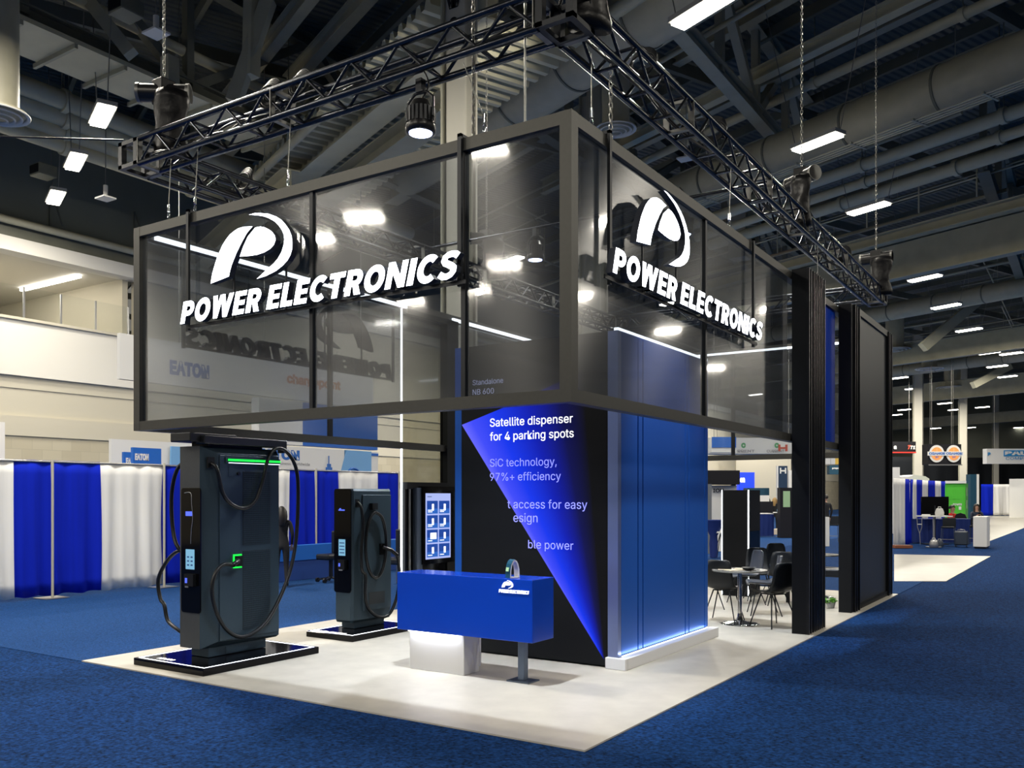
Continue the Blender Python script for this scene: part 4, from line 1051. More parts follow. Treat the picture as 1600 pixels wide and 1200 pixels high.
hoist(-.16, .28, 5.35, 'chain hoist at the truss corner over the header corner', (.6, .8, 0))
hoist(-.13, 6.5, 5.40, 'chain hoist with black bag midway along the right truss', (.8, -.6, 0))
hoist(-.13, 11.35, 5.42, 'horizontal black chain hoist at the far right truss end', (1, 0, 0), bag=True)
hoist(-5.28, 6.5, 5.42, 'chain hoist with bag midway along the left truss, behind glass', (.8, .6, 0))
# loose chains in front
for i, (x, y, z0, lb) in enumerate(((-.97, .14, 5.45, 'loose chain hanging beside the W column'), (-.14, .9, 4.55, 'chain hanging down behind the header corner'))):
    o = chain_mesh(Vector((x, y, z0 - (0 if i else 1.0))), 14 if i == 0 else 5.2, 'hanging_chain', None); tag(o, lb, 'chain'); del o['kind']; centre(o, (x, y, 4.5))
# cables lying in the truss
for k, (a, b_, lb) in enumerate((((-5.0, .12, 5.19), (-.4, .12, 5.19), 'bundle of black cables lying in the front truss'), ((-.13, .5, 5.19), (-.13, 11, 5.19), 'bundle of black cables lying in the right truss'), ((-5.29, .5, 5.19), (-5.29, 11, 5.19), 'bundle of black cables lying in the left truss'))):
    a, b_ = Vector(a), Vector(b_); t = thing('cable_bundle', lb, 'cables', a)
    n = 26
    for j in range(4):
        ph = random.random() * 6
        pts = [a + (b_ - a) * i / n + Vector((.05 * math.sin(i * .9 + ph), .05 * math.cos(i * .7 + ph), .02 * j + .03 * abs(math.sin(i * .5 + ph)))) for i in range(n + 1)]
        B().tube(smooth(pts, 2), .011, 5).obj('cable', 'cable', t)
for i, (x, y, r) in enumerate(((-3.3, .13, .13), (-2.9, .13, .11), (-.13, 1.5, .12), (-.13, 3.2, .13), (-.13, 8.8, .12), (-5.29, 1.5, .12))):
    q = B()
    for j in range(5):
        q.tube([(x + r * math.cos(a) * (1 + .1 * math.sin(j + a)), y + (j - 2) * .016, 5.43 + r * .8 * math.sin(a) + .02 * j) for a in [k * PI / 8 for k in range(16)]], .010, 5, closed=True)
    tag(centre(q.obj('cable_coil', 'cable'), (x, y, 5.4)), ['coil of black cable on the front truss, left of the spotlight', 'second coil of black cable on the front truss', 'coil of black cable near the front of the right truss',
        'coil of black cable on the right truss above the exit sign', 'coil of black cable near the far end of the right truss', 'coil of black cable on the left truss'][i], 'cable')
# suspension wires with shackles
def wire(a, b_, label, turn=True):
    t = thing('suspension_cable', label, 'cable', b_); a, b_ = Vector(a), Vector(b_)
    B().cyl(a, b_ + Vector((0, 0, .14)), .004, n=6).obj('wire', 'wire', t)
    B().tube([(b_.x + .016 * math.cos(k * PI / 4), b_.y, b_.z + .06 + .03 * math.sin(k * PI / 4)) for k in range(8)], .005, 5, closed=True).obj('shackle', 'chrome', t)
    B().cyl(b_ + Vector((0, 0, .1)), b_ + Vector((0, 0, .17)), .014, n=8).obj('ferrule', 'chrome', t)
    B().cyl(b_, b_ + Vector((0, 0, .035)), .012, n=8).obj('eye_bolt', 'chrome', t)
wire((-4.75, .10, TZ0), (-4.72, .05, HZ1), 'suspension cable at the left end of the front header')
wire((-4.32, .10, TZ0), (-4.30, .05, HZ1), 'suspension cable beside the left hanger bar')
wire((-3.0, .10, TZ0), (-2.98, .05, HZ1), 'suspension cable above the logo end, with copper coloured shackle')
wire((-1.05, .12, TZ0), (-.80, .05, HZ1), 'slanting suspension cable right of the W column')
wire((-.13, .55, TZ0), (-.06, .42, HZ1), 'suspension cable just behind the header corner')
wire((-.05, 3.5, TZ0), (-.05, 3.45, HZ1), 'suspension cable near the exit sign')
wire((-.05, 7.0, TZ0), (-.05, 7.0, HZ1), 'suspension cable over the blue header panel')
wire((-1.6, 3.0, 5.2), (-1.6, 2.6, TZ), 'suspension cable on top of the display tower')
bbx_ = B().cyl((-.42, .04, HZ1), (-.42, .04, 9), .009, n=6).obj('steel_rod', 'wire'); tag(centre(bbx_, (-.42, .04, HZ1)), 'straight thin steel rod rising from the header near the corner', 'rod')

def moving_light(x, y, ztop, label, lens=True):
    t = thing('stage_spotlight', label, 'spotlight', (x, y, ztop))
    B().box(x - .03, y - .03, ztop - .08, x + .03, y + .03, ztop + .03).obj('clamp', 'black_alu', t)
    B().tube([(x - .13, y, ztop - .30), (x - .13, y, ztop - .14), (x - .06, y, ztop - .08), (x + .06, y, ztop - .08), (x + .13, y, ztop - .14), (x + .13, y, ztop - .30)], .013, 6).obj('yoke', 'black_alu', t)
    B().lathe([(0, -.14), (.07, -.15), (.09, -.20), (.115, -.22), (.118, -.34), (.125, -.36), (.125, -.41), (.10, -.415)], (x, y, ztop), 28).obj('housing', 'motor', t)
    for k in range(22):
        a = 2 * PI * k / 22; B().beam((x + .122 * math.cos(a), y + .122 * math.sin(a), ztop - .22), (x + .122 * math.cos(a), y + .122 * math.sin(a), ztop - .34), .02, .006, up=Vector((math.cos(a), math.sin(a), 0))).obj('cooling_fin', 'black_alu', t)
    B().cyl((x, y, ztop - .416), (x, y, ztop - .408), .095, n=24).obj('lens', 'moving_lens', t)
    B().tube(smooth([(x, y, ztop - .15), (x + .06, y + .03, ztop - .02), (x + .02, y + .02, ztop + .1), (x - .05, y, ztop + .2)], 4), .008, 5).obj('cable', 'cable', t)
moving_light(-1.49, .12, 5.10, 'round black stage spotlight glowing bluish under the front truss')
bar_ = B().cyl((-5.3, 5.0, 5.46), (-.1, 5.0, 5.46), .025, n=8).obj('cross_pipe', 'truss'); tag(centre(bar_, (-2.6, 5.0, 5.46)), 'pipe across the booth truss carrying two stage spotlights', 'pipe')
moving_light(-1.2, 5.0, 5.42, 'stage spotlight above the seating area, seen through the glass')
moving_light(-3.4, 5.0, 5.42, 'stage spotlight behind the front glass, left of the tower')

# ------------------------------------------------------------------ seating area
def make_chair(seatmat):
    t = thing('chair', '', 'chair', (0, 0, 0))
    # shell: swept cross-sections from seat front to back top; chair faces +Y
    prof = [(.22, .435, .19), (.20, .455, .205), (.10, .45, .215), (-.02, .44, .215), (-.11, .445, .21), (-.165, .48, .20), (-.20, .55, .19), (-.225, .64, .185), (-.245, .74, .175), (-.26, .82, .15), (-.262, .845, .10)]
    V = []; n = 9
    for th in (0, .012):
        for j, (y, z, hw) in enumerate(prof):
            back = max(0, (j - 4) / 6)
            for i in range(n):
                u = -1 + 2 * i / (n - 1)
                curl = .035 * u * u
                nx = hw * u
                V.append((nx, y + (curl * 1.2 * back) - (th if j > 5 else 0), z + curl * (1 - back) - (th if j <= 5 else 0)))
    m_ = len(prof); Fc = []
    for s in (0, 1):
        o0 = s * m_ * n
        Fc += [(o0 + j * n + i, o0 + j * n + i + 1, o0 + (j + 1) * n + i + 1, o0 + (j + 1) * n + i) for j in range(m_ - 1) for i in range(n - 1)]
    per = [i for i in range(n)] + [j * n + n - 1 for j in range(1, m_)] + [(m_ - 1) * n + i for i in range(n - 2, -1, -1)] + [j * n for j in range(m_ - 2, 0, -1)]
    for k in range(len(per)):
        a, b_ = per[k], per[(k + 1) % len(per)]; Fc.append((a, b_, b_ + m_ * n, a + m_ * n))
    q = B(); q.add(V, Fc, 0, True); q.obj('seat_shell', seatmat, t)
    for sx in (-1, 1):
        for sy in (-1, 1):
            B().cyl((sx * .11, sy * .10, .43), (sx * .225, sy * .215 - .02, 0), .010, .008, n=8).obj('leg', 'chair_black', t)
    B().beam((-.12, .10, .425), (.12, .10, .425), .02, .012).beam((-.12, -.10, .425), (.12, -.10, .425), .02, .012).beam((-.11, -.1, .425), (-.11, .1, .425), .02, .012).beam((.11, -.1, .425), (.11, .1, .425), .02, .012).obj('under_frame', 'chair_black', t)
    return t
cb0 = make_chair('chair_black'); cb1 = make_chair('chair_blue')
TBL = (-.80, 5.97)
def put_chair(proto, first, x, y, face, label):
    t = proto if first else dup(proto); t.location = (x, y, 0); t.rotation_euler = (0, 0, face - PI / 2)
    t['label'] = label; t['group'] = 'moulded chairs around the round tables'; return t
def facing(x, y, tx, ty): return math.atan2(ty - y, tx - x)
def flo0(px, D): p = W(px, CY, D); return p.x, p.y
LFT = math.atan2(-RGT.y, -RGT.x); AWAY = math.atan2(FWD.y, FWD.x)       # to the picture's left; away from the camera
for i, (pr_, first, px, D, fc, lb) in enumerate((
    (cb0, True, 1208, 11.6, LFT - 1.15, 'black moulded chair nearest the camera, its back beside the ribbed post'),
    (cb0, False, 1131, 12.1, AWAY - .55, 'black moulded chair at the left, half behind the blue tower'),
    (cb1, True, 1192, 12.75, LFT - .15, 'greyish moulded chair with seat turned left toward the table'),
    (cb1, False, 1164, 14.0, LFT + .25, 'bluish moulded chair seen edge-on behind the round table'),
    (cb0, False, 1187, 14.5, AWAY + PI - .1, 'black moulded chair facing the camera behind the table, left of the far pair'),
    (cb0, False, 1220, 15.9, AWAY + PI + .1, 'farthest black moulded chair, right of the far pair'),
    (cb0, False, 1221, 13.9, AWAY - .2, 'black moulded chair behind the greyish one, turned away'),
    (cb0, False, 1100, 13.3, AWAY - .9, 'black moulded chair mostly hidden behind the tower edge'))):
    put_chair(pr_, first, *flo0(px, D), fc, lb)
def round_table(x, y, label, items=False):
    t = thing('bistro_table', label, 'table', (x, y, 0))
    B().lathe([(0, .03), (.05, .05), (.10, .03), (.22, .015), (.26, .006), (.26, 0), (0, 0)], (x, y, 0), 32).obj('base', 'chrome', t)
    B().lathe([(.055, .03), (.035, .09), (.03, .14)], (x, y, 0), 20).obj('flare', 'chrome', t)
    B().cyl((x, y, .10), (x, y, .70), .028, n=16).obj('pole', 'chrome', t)
    B().cyl((x, y, .70), (x, y, .72), .36, n=36).obj('tabletop', 'table_top', t)
round_table(*TBL, 'round chrome pedestal table with papers, nearest the camera')
round_table(-.75, 9.75, 'round table behind the black ribbed post')
for i, (dx, dy, a, lb) in enumerate(((-.16, -.05, .3, 'beige paper sheet at the left of the round table'), (-.02, -.16, .9, 'open beige booklet at the middle of the round table'), (.02, .08, .1, 'loose beige card at the back of the round table'))):
    p = Vector((TBL[0] + dx, TBL[1] + dy, .7225)); u = Vector((math.cos(a), math.sin(a), 0))
    tag(centre(B().beam(p - u * .11, p + u * .11, .15, .005 + .004 * i).obj('paper', 'paper'), p), lb, 'paper')
bw = B().lathe([(.03, 0), (.07, .012), (.095, .04), (.09, .04), (.065, .018), (0, .008)], (TBL[0] + .14, TBL[1] - .06, .72), 20).obj('bowl', 'chair_black'); tag(centre(bw, (TBL[0] + .14, TBL[1] - .06, .72)), 'shallow black bowl on the round table', 'bowl')
# dark totem with LED edges
tt = thing('totem', 'black free-standing totem with two vertical white LED edges', 'totem', (-1.9, 9.4, 0))
B().box(-2.18, 9.12, 0, -1.72, 9.72, 1.80).obj('body', 'matte_black', tt)
B().box(-1.735, 9.108, .02, -1.715, 9.12, 1.80).obj('led_edge', 'led', tt)
B().box(-2.195, 9.108, .02, -2.18, 9.12, 1.80).obj('led_edge', 'led', tt)
B().box(-1.72, 9.16, .6, -1.715, 9.68, 1.1).obj('side_screen', 'gloss_black', tt)
# bench
bn = thing('bench', 'black leather bench between the two black posts', 'bench', (-.5, 8.9, 0))
B().bbox(-1.0, 8.65, .44, -.02, 9.2, .56, .02).obj('seat', 'chair_black', bn)
for x in (-.97, -.10):
    for y in (8.68, 9.12): B().box(x, y, 0, x + .05, y + .05, .45).obj('leg', 'chair_black', bn)
pt_ = thing('potted_plant', 'small green plant at the foot of the bench', 'plant', (-.25, 8.35, 0))
B().lathe([(.05, 0), (.08, .10), (.07, .10), (0, .09)], (-.20, 8.35, 0), 16).obj('pot', 'white_satin', pt_)
for k in range(14):
    a = k * 2.4; r = .13 + .05 * random.random(); p = Vector((-.24, 8.33, .07)); e = p + Vector((math.cos(a) * r, math.sin(a) * r, .02 + .06 * random.random())); m_ = (p + e) / 2 + Vector((0, 0, .04)); sd = Vector((-math.sin(a), math.cos(a), 0)) * .03
    B().add([p, m_ - sd, e, m_ + sd, p - Vector((0, 0, .003)), m_ - sd - Vector((0, 0, .003)), e - Vector((0, 0, .003)), m_ + sd - Vector((0, 0, .003))], [(0, 1, 2), (0, 2, 3), (4, 6, 5), (4, 7, 6), (0, 1, 5, 4), (1, 2, 6, 5), (2, 3, 7, 6), (3, 0, 4, 7)]).obj('leaf', 'leaf', pt_)

# ------------------------------------------------------------------ drapes
def drape(p, q, z0, z1, m, label, group, folds=None, taper=0.0, amp=.035, gather=0.0, cat='curtain'):
    p, q = Vector((p[0], p[1], 0)), Vector((q[0], q[1], 0)); d = (q - p); L_ = d.length; d.normalize(); nr = Vector((-d.y, d.x, 0))
    n = max(14, int(L_ / .028)); n = min(n, 90); rows = 10; ph = random.random() * 9; fr = random.uniform(38, 46) if folds is None else folds
    V = []
    for s in (0, 1):
        for j in range(rows + 1):
            v = j / rows; z = z0 + (z1 - z0) * v
            for i in range(n + 1):
                u = i / n; uu = u + gather * (u - .5) * (1 - v) * (v) * 2
                a = amp * (.35 + .65 * (1 - v)) * (math.sin(u * L_ * fr / 3 + ph + .5 * math.sin(v * 2 + u * 9)) + .5 * math.sin(u * L_ * fr / 1.7 + ph * 2)) * (.35 if v > .97 else 1)
                zz = z + (.012 * math.sin(u * 11 + ph) if j == 0 else 0)
                V.append(p + d * (uu * L_) + nr * (a + s * .004) + Vector((0, 0, zz)))
    N1 = (rows + 1) * (n + 1); Fc = []
    for s in (0, 1):
        o0 = s * N1; Fc += [(o0 + j * (n + 1) + i, o0 + j * (n + 1) + i + 1, o0 + (j + 1) * (n + 1) + i + 1, o0 + (j + 1) * (n + 1) + i) for j in range(rows) for i in range(n)]
    Fc += [(i, i + 1, N1 + i + 1, N1 + i) for i in range(n)]
    Fc += [(rows * (n + 1) + i, rows * (n + 1) + i + 1, N1 + rows * (n + 1) + i + 1, N1 + rows * (n + 1) + i) for i in range(n)]
    q_ = B(); q_.add(V, Fc, 0, True); o = q_.obj('curtain', m); tag(o, label, cat, group); centre(o, p); return o
DX = -11.4
seams = [(-4.0, -2.6, 'b', 'blue drape panel outside the left edge'), (-2.6, .2, 'w', 'white drape panel just outside the left edge'), (.2, 1.95, 'w', 'white drape panel at the left edge of the photo'),
         (1.97, 2.52, 'w', 'narrow white drape strip beside the leftmost blue panel'), (2.54, 3.17, 'b', ''), (3.2, 4.0, 'b', ''), (4.0, 5.0, 'w', ''), (5.0, 5.8, 'b', '')]
SE = [(-1.6, 1.95, 'w', 'white drape at the left edge'), (1.95, 2.57, 'b', 'blue drape left of the first upright pole'), (2.60, 3.47, 'b', 'blue drape right of the first upright pole'), (3.47, 4.74, 'w', 'broad white drape left of the large charger'),
      (4.74, 6.3, 'b', 'blue drape directly behind the large charger'), (6.3, 7.86, 'w', 'white drape just right of the large charger'), (7.86, 8.57, 'b', 'blue drape between the two chargers, left of the pole'), (8.62, 9.60, 'b', 'blue drape between the two chargers, right of the pole'),
      (9.60, 11.0, 'w', 'white drape behind the smaller charger top'), (11.0, 12.1, 'b', 'blue drape right of the smaller charger')]
# seam positions surveyed on the drape line
def sy(px): return gx(px, 800, DX).y
SE = [(-2.4, sy(-40), 'b', 'blue drape just outside the left edge'), (sy(-40), sy(21), 'w', 'white drape at the left edge of the photo'), (sy(21), sy(79), 'b', 'blue drape left of the first upright pole'), (sy(82), sy(156), 'b', 'blue drape right of the first upright pole'),
      (sy(156), sy(255), 'w', 'broad white drape left of the large charger'), (sy(255), sy(360), 'b', 'blue drape directly behind the large charger'), (sy(360), sy(453), 'w', 'white drape just right of the large charger'),
      (sy(453), sy(491), 'b', 'blue drape between the two chargers, left of the pole'), (sy(494), sy(528), 'b', 'blue drape between the two chargers, right of the pole'), (sy(528), sy(590), 'w', 'white drape behind the smaller charger top'), (sy(590), sy(622), 'b', 'blue drape right of the smaller charger')]
for a, b_, k, lb in SE: drape((DX, a), (DX, b_), .05, 2.29, 'drape_blue' if k == 'b' else 'drape_white', lb, 'drapes along the left aisle', gather=.10 if k == 'b' else -.02)
t = thing('drape_frame', 'pipe frame of upright poles and top bar carrying the left drapes', 'frame', (DX, 5, 0))
B().cyl((DX, -2.4, 2.27), (DX, sy(622), 2.27), .018, n=8).obj('top_bar', 'edge_alu', t)
for px in (-40, 80.5, 255, 492.5, 622):
    B().cyl((DX + .03, sy(px), 0), (DX + .03, sy(px), 2.31), .022, n=10).obj('upright', 'column_paint', t)
    B().box(DX - .2, sy(px) - .2, 0, DX + .2, sy(px) + .2, .01).obj('foot', 'edge_alu', t)

# low blue-draped wall / counters behind the chargers
lp_ = thing('low_partition', 'low blue partition in front of the drapes, between and behind the chargers', 'partition', (-10.4, 9, 0))
B().box(-10.5, 6.2, 0, -10.3, 12.2, .40).obj('lower_panel', 'partition_blue', lp_); B().box(-10.52, 6.19, .40, -10.28, 12.21, .70).obj('upper_panel', 'sign_blue', lp_)
# Eaton booth
EX = -15.2
def ey(px): return gx(px, 740, EX).y
def ez(px, py): return gx(px, py, EX).z
eb = thing('exhibitor_wall', 'white and blue exhibitor back wall with EATON lettering above the drapes', 'wall', (EX, ey(500), 0))
B().box(EX - .1, ey(380), 0, EX, ey(538), 3.05).obj('white_panel', 'sign_white', eb)
B().prism([(ey(538), 0), (ey(580), 0), (ey(580), 3.05), (ey(541), 3.05), (ey(531), 2.3)], lambda u, v, t: (t, u, v), EX - .1, EX + .01).obj('pale_blue_panel', 'sign_cyan', eb)
B().box(EX - .1, ey(580), 0, EX - .01, ey(591), 3.05).obj('white_panel', 'sign_white', eb)
B().box(EX - .1, ey(580), 2.92, EX + .005, ey(591), 3.0).obj('blue_bar', 'sign_blue', eb)
B().box(EX - .1, ey(580), 2.28, EX + .005, ey(591), 2.42).obj('blue_bar', 'sign_blue', eb)
label_text('lettering', 'EATON', 'ink_blue', (EX + .002, ey(402), ez(430, 718)), YP, ZP, eb, width=ey(468) - ey(402), height=.28, bold=.05)
label_text('lettering', 'Powering Business Worldwide', 'ink_grey', (EX + .002, ey(402), ez(430, 727)), YP, ZP, eb, width=ey(484) - ey(402), height=.10)
B().tube([(EX + .02, ey(552) + .32 * math.cos(a), 2.18 + .34 * math.sin(a)) for a in [i * PI / 10 for i in range(11)]], .035, 6).obj('ring_graphic', 'ink_blue', eb)
q = B(); q.box(EX, ey(509), 2.2, EX + .03, ey(518), 2.52).box(EX, ey(511), 2.52, EX + .03, ey(516), 2.62).beam((EX + .01, ey(513.5), 2.6), (EX + .01, ey(513.5), 2.85), .02, .02); q.obj('tower_graphic', 'ink_blue', eb)
# upper blue block seen through the left glass
ub = thing('blue_sign_tower', 'large plain blue sign block seen through the left header glass', 'sign', (EX, ey(530), 3.1))
B().box(EX - .3, ey(405), 3.1, EX, ey(473), 4.3).obj('white_face', 'sign_white', ub)
B().box(EX - .3, ey(473), 3.1, EX, ey(590), 4.3).obj('blue_face', 'sign_blue', ub)
# small blue EATON panels
def small_panel(px0, px1, py0, X, label, t1, t2):
    a, b_ = gx(px0, 740, X).y, gx(px1, 740, X).y; zt = gx((px0 + px1) / 2, py0, X).z
    t = thing('blue_signboard', label, 'sign', (X, a, 0)); B().box(X - .08, a, 0, X, b_, zt).obj('board', 'sign_blue', t)
    label_text('lettering', t1, 'sign_white', (X + .002, a + (b_ - a) * .06, zt - .26), YP, ZP, t, width=(b_ - a) * .48, height=.14, bold=.05)
    label_text('lettering', t2, 'sign_white', (X + .002, a + (b_ - a) * .06, zt - .56), YP, ZP, t, width=(b_ - a) * .5, height=.12, bold=.03)
    label_text('lettering', 'connections', 'sign_white', (X + .002, a + (b_ - a) * .06, zt - .74), YP, ZP, t, width=(b_ - a) * .66, height=.12, bold=.03)
small_panel(208, 252, 700, -13.2, 'blue EATON sign panel reading Powerful, in front', 'EATON', 'Powerful')
small_panel(194, 236, 707, -14.0, 'blue EATON sign panel half hidden behind the other', 'EATON', 'Energy')
wv = B().box(-14.9, gx(170, 740, -14.9).y, 0, -14.8, gx(300, 740, -14.8).y, 2.95).obj('partition', 'sign_white'); tag(centre(wv, (-14.9, 6, 0)), 'plain white partition behind the small blue sign panels', 'partition')
q = B(); q.prism([(gx(262, 740, -14.7).y, 0), (gx(300, 740, -14.7).y, 0), (gx(300, 740, -14.7).y, 2.85), (gx(268, 740, -14.7).y, 2.85)], lambda u, v, t: (t, u, v), -14.75, -14.70); tag(centre(q.obj('banner', 'sign_cyan'), (-14.7, 7, 0)), 'pale blue slanted banner left of the large charger top', 'banner')
pw = B().box(-13.0, gx(-40, 740, -13).y, 0, -12.9, gx(3, 740, -13).y, 3.0).obj('partition', 'sign_white'); tag(centre(pw, (-13, 2, 0)), 'white partition edge with blue line at the left photo edge', 'partition')
# hanging white ring sign seen through the header
HXs = -15.5
y0, y1 = gx(188, 560, HXs).y, gx(583, 600, HXs).y; z1_, z0_ = gx(188, 520, HXs).z, gx(188, 592, HXs).z
hs = thing('hanging_sign', 'long white hanging sign with EATON, seen through the smoked header', 'sign', (HXs, (y0 + y1) / 2, z0_))
B().box(HXs - .10, y0, z0_, HXs, y1, z1_).obj('box', 'sign_white', hs)
B().box(HXs - .11, y0 - .01, z0_, HXs + .003, y0 + .9, z1_).obj('end_panel', 'sign_white', hs)
ya, yb = gx(265, 570, HXs).y, gx(327, 570, HXs).y
label_text('lettering', 'EATON', 'ink_blue', (HXs + .003, ya, gx(265, 585, HXs).z), YP, ZP, hs, width=yb - ya, height=.36, bold=.05)
ya, yb = gx(448, 570, HXs).y, gx(532, 570, HXs).y
label_text('lettering', 'chargepoint', 'ink_orange', (HXs + .003, ya, gx(448, 602, HXs).z), YP, ZP, hs, width=yb - ya, height=.34, bold=.04)
for yy in (y0 + 1.6, (y0 + y1) / 2, y1 - .5): B().cyl((HXs - .05, yy, z1_), (HXs - .05, yy, 14), .012, n=4).obj('wire', 'wire', hs)

# ------------------------------------------------------------------ people
def skin_figure(t, joints, edges, colors, rad, name='body'):
    me = bpy.data.meshes.new('sk'); ks_ = list(joints); idx = {k: i for i, k in enumerate(ks_)}
    me.from_pydata([joints[k] for k in ks_], [(idx[a], idx[b_]) for a, b_ in edges], []); me.update()
    o = bpy.data.objects.new('sk', me); sc.collection.objects.link(o)
    m_ = o.modifiers.new('s', 'SKIN'); m_.use_smooth_shade = True; o.modifiers.new('d', 'SUBSURF').levels = 1
    if not me.skin_vertices: 
        bm = bmesh.new(); bm.from_mesh(me); bm.verts.layers.skin.verify(); bm.to_mesh(me); bm.free()
    for i, k in enumerate(ks_):
        sv = me.skin_vertices[0].data[i]; r = rad[k]; sv.radius = r if isinstance(r, tuple) else (r, r); sv.use_root = (k == 'pelvis')
    ev = bpy.data.meshes.new_from_object(o.evaluated_get(bpy.context.evaluated_depsgraph_get()))
    bpy.data.objects.remove(o)
    mats_ = ['skin', colors['top'], colors['legs'], 'shoe']
    for x in mats_: ev.materials.append(MAT[x])
    group_ = {'skin': 0, 'top': 1, 'legs': 2, 'shoe': 3}
    pts = []
    for a, b_ in edges:
        pa, pb = Vector(joints[a]), Vector(joints[b_])
        g = colors['map'].get((a, b_)) or colors['map'].get(b_, 'top')
        for s in (.15, .4, .6, .85): pts.append((pa.lerp(pb, s), group_[g]))
    for p in ev.polygons:
        c = p.center; p.material_index = min(pts, key=lambda q: (q[0] - c).length_squared)[1]; p.use_smooth = True
    ob = bpy.data.objects.new(name, ev); sc.collection.objects.link(ob); ob.parent = t; return ob
def person(loc, face, label, top='cloth_black', legs='cloth_black', hair='hair_black', pose='stand', longhair=False, scale=1.0, sleeves=True, arms=None):
    t = thing('person', label, 'person', (0, 0, 0))
    H = {'stand': .94, 'sit': .48, 'stool': .74, 'floor': .12}[pose]
    J = dict(pelvis=(0, 0, H), waist=(0, .01, H + .16), chest=(0, .0, H + .36), neck=(0, .02, H + .53), jaw=(0, .035, H + .60), head=(0, .03, H + .70), crown=(0, .02, H + .76))
    R_ = dict(pelvis=(.15, .11), waist=(.13, .095), chest=(.165, .11), neck=.052, jaw=.062, head=(.078, .095), crown=.055)
    E_ = [('pelvis', 'waist'), ('waist', 'chest'), ('chest', 'neck'), ('neck', 'jaw'), ('jaw', 'head'), ('head', 'crown')]
    for s, S in ((-1, 'l'), (1, 'r')):
        J['sh' + S] = (s * .17, 0, H + .49); R_['sh' + S] = .06
        if pose == 'stand': el, wr = (s * .23, -.02, H + .22), (s * .22, .08, H - .01)
        else: el, wr = (s * .23, .08, H + .24), (s * .08, .30, H + .26)
        if arms == 'phone': el, wr = (s * .22, .10, H + .24), (s * .07, .30, H + .36)
        J['el' + S], J['wr' + S] = el, wr; R_['el' + S] = .042; R_['wr' + S] = .028
        d = Vector(wr) - Vector(el); d.normalize(); J['ha' + S] = tuple(Vector(wr) + d * .09); R_['ha' + S] = (.035, .018)
        E_ += [('chest', 'sh' + S), ('sh' + S, 'el' + S), ('el' + S, 'wr' + S), ('wr' + S, 'ha' + S)]
        J['hip' + S] = (s * .095, 0, H - .04); R_['hip' + S] = .095
        if pose == 'stand': kn, an, to = (s * .10, .03, .50), (s * .11, -.02, .09), (s * .12, .15, .035)
        elif pose == 'sit': kn, an, to = (s * .12, .44, .50), (s * .12, .42, .09), (s * .13, .58, .035)
        elif pose == 'stool': kn, an, to = (s * .13, .42, .72), (s * .12, .34, .34), (s * .13, .48, .29)
        else: kn, an, to = (s * .30, .38, .30), (s * .08, .50, .09), (s * .05, .62, .05)
        J['kn' + S], J['an' + S], J['to' + S] = kn, an, to; R_['kn' + S] = .06; R_['an' + S] = .042; R_['to' + S] = (.045, .03)
        E_ += [('pelvis', 'hip' + S), ('hip' + S, 'kn' + S), ('kn' + S, 'an' + S), ('an' + S, 'to' + S)]
    mp = {'waist': 'top', 'chest': 'top', 'neck': 'top', 'jaw': 'skin', 'head': 'skin', 'crown': 'skin'}
    for S in 'lr': mp.update({'sh' + S: 'top', 'el' + S: 'top', 'wr' + S: 'top' if sleeves else 'skin', 'ha' + S: 'skin', 'hip' + S: 'legs', 'kn' + S: 'legs', 'an' + S: 'legs', 'to' + S: 'shoe'})
    skin_figure(t, J, E_, {'top': top, 'legs': legs, 'map': mp}, R_)
    q = B()   # fingers and nose, ears
    for S, s in (('l', -1), ('r', 1)):
        h0 = Vector(J['ha' + S]); d = (h0 - Vector(J['wr' + S])).normalized(); sd = Vector((1, 0, 0))
        for k in range(4):
            b0 = h0 + sd * (k - 1.5) * .017; ln = (.055, .068, .062, .048)[k]
            q.tube([b0 - d * .01, b0 + d * ln * .5, b0 + d * ln * .9 + Vector((0, 0, -.018))], [.009, .008, .006], 6)
        q.tube([h0 - d * .05 - sd * s * .02, h0 - d * .02 - sd * s * .045, h0 + d * .015 - sd * s * .05], [.010, .009, .007], 6)
    hz = H + .68
    q.tube([(0, .115, hz + .02), (0, .135, hz - .015), (0, .118, hz - .03)], [.008, .013, .008], 6)
    for s in (-1, 1): q.tube([(s * .078, .02, hz + .02), (s * .088, .015, hz), (s * .078, .025, hz - .03)], .010, 6)
    q.obj('face_and_fingers', 'skin', t)
    q = B()
    for s in (-1, 1): q.cyl((s * .03, .106, hz + .018), (s * .03, .118, hz + .018), .009, n=8)
    q.obj('eye', 'hair_black', t)
    B().box(-.022, .108, hz - .055, .022, .118, hz - .047).obj('mouth', 'ink_red', t)
    V = []; n = 16; rows = 8; q = B(); c = Vector((0, .015, H + .715))
    for j in range(rows + 1):
        th = j / rows * PI * .62
        for i in range(n):
            a = 2 * PI * i / n; front = math.sin(a); lim = th * (1 - .42 * max(0, front))
            V.append(c + Vector((.098 * math.sin(lim) * math.cos(a), .112 * math.sin(lim) * math.sin(a), .105 * math.cos(lim))))
    q.add(V, [(j * n + i, j * n + (i + 1) % n, (j + 1) * n + (i + 1) % n, (j + 1) * n + i) for j in range(rows) for i in range(n)], 0, True)
    if longhair: q.tube([(0, -.05, H + .76), (0, -.085, H + .66), (0, -.10, H + .52), (0, -.10, H + .40)], [.08, .10, .095, .05], 10); q.tube([(-.08, .02, H + .72), (-.09, .02, H + .60), (-.10, .05, H + .45)], [.03, .035, .02], 8); q.tube([(.08, .02, H + .72), (.09, .02, H + .60), (.10, .05, H + .45)], [.03, .035, .02], 8)
    q.obj('hair', hair, t)
    t.location = loc; t.rotation_euler = (0, 0, face - PI / 2); t.scale = (scale,) * 3
    return t
def flo(px, D): p = W(px, CY, D); p.z = 0; return p

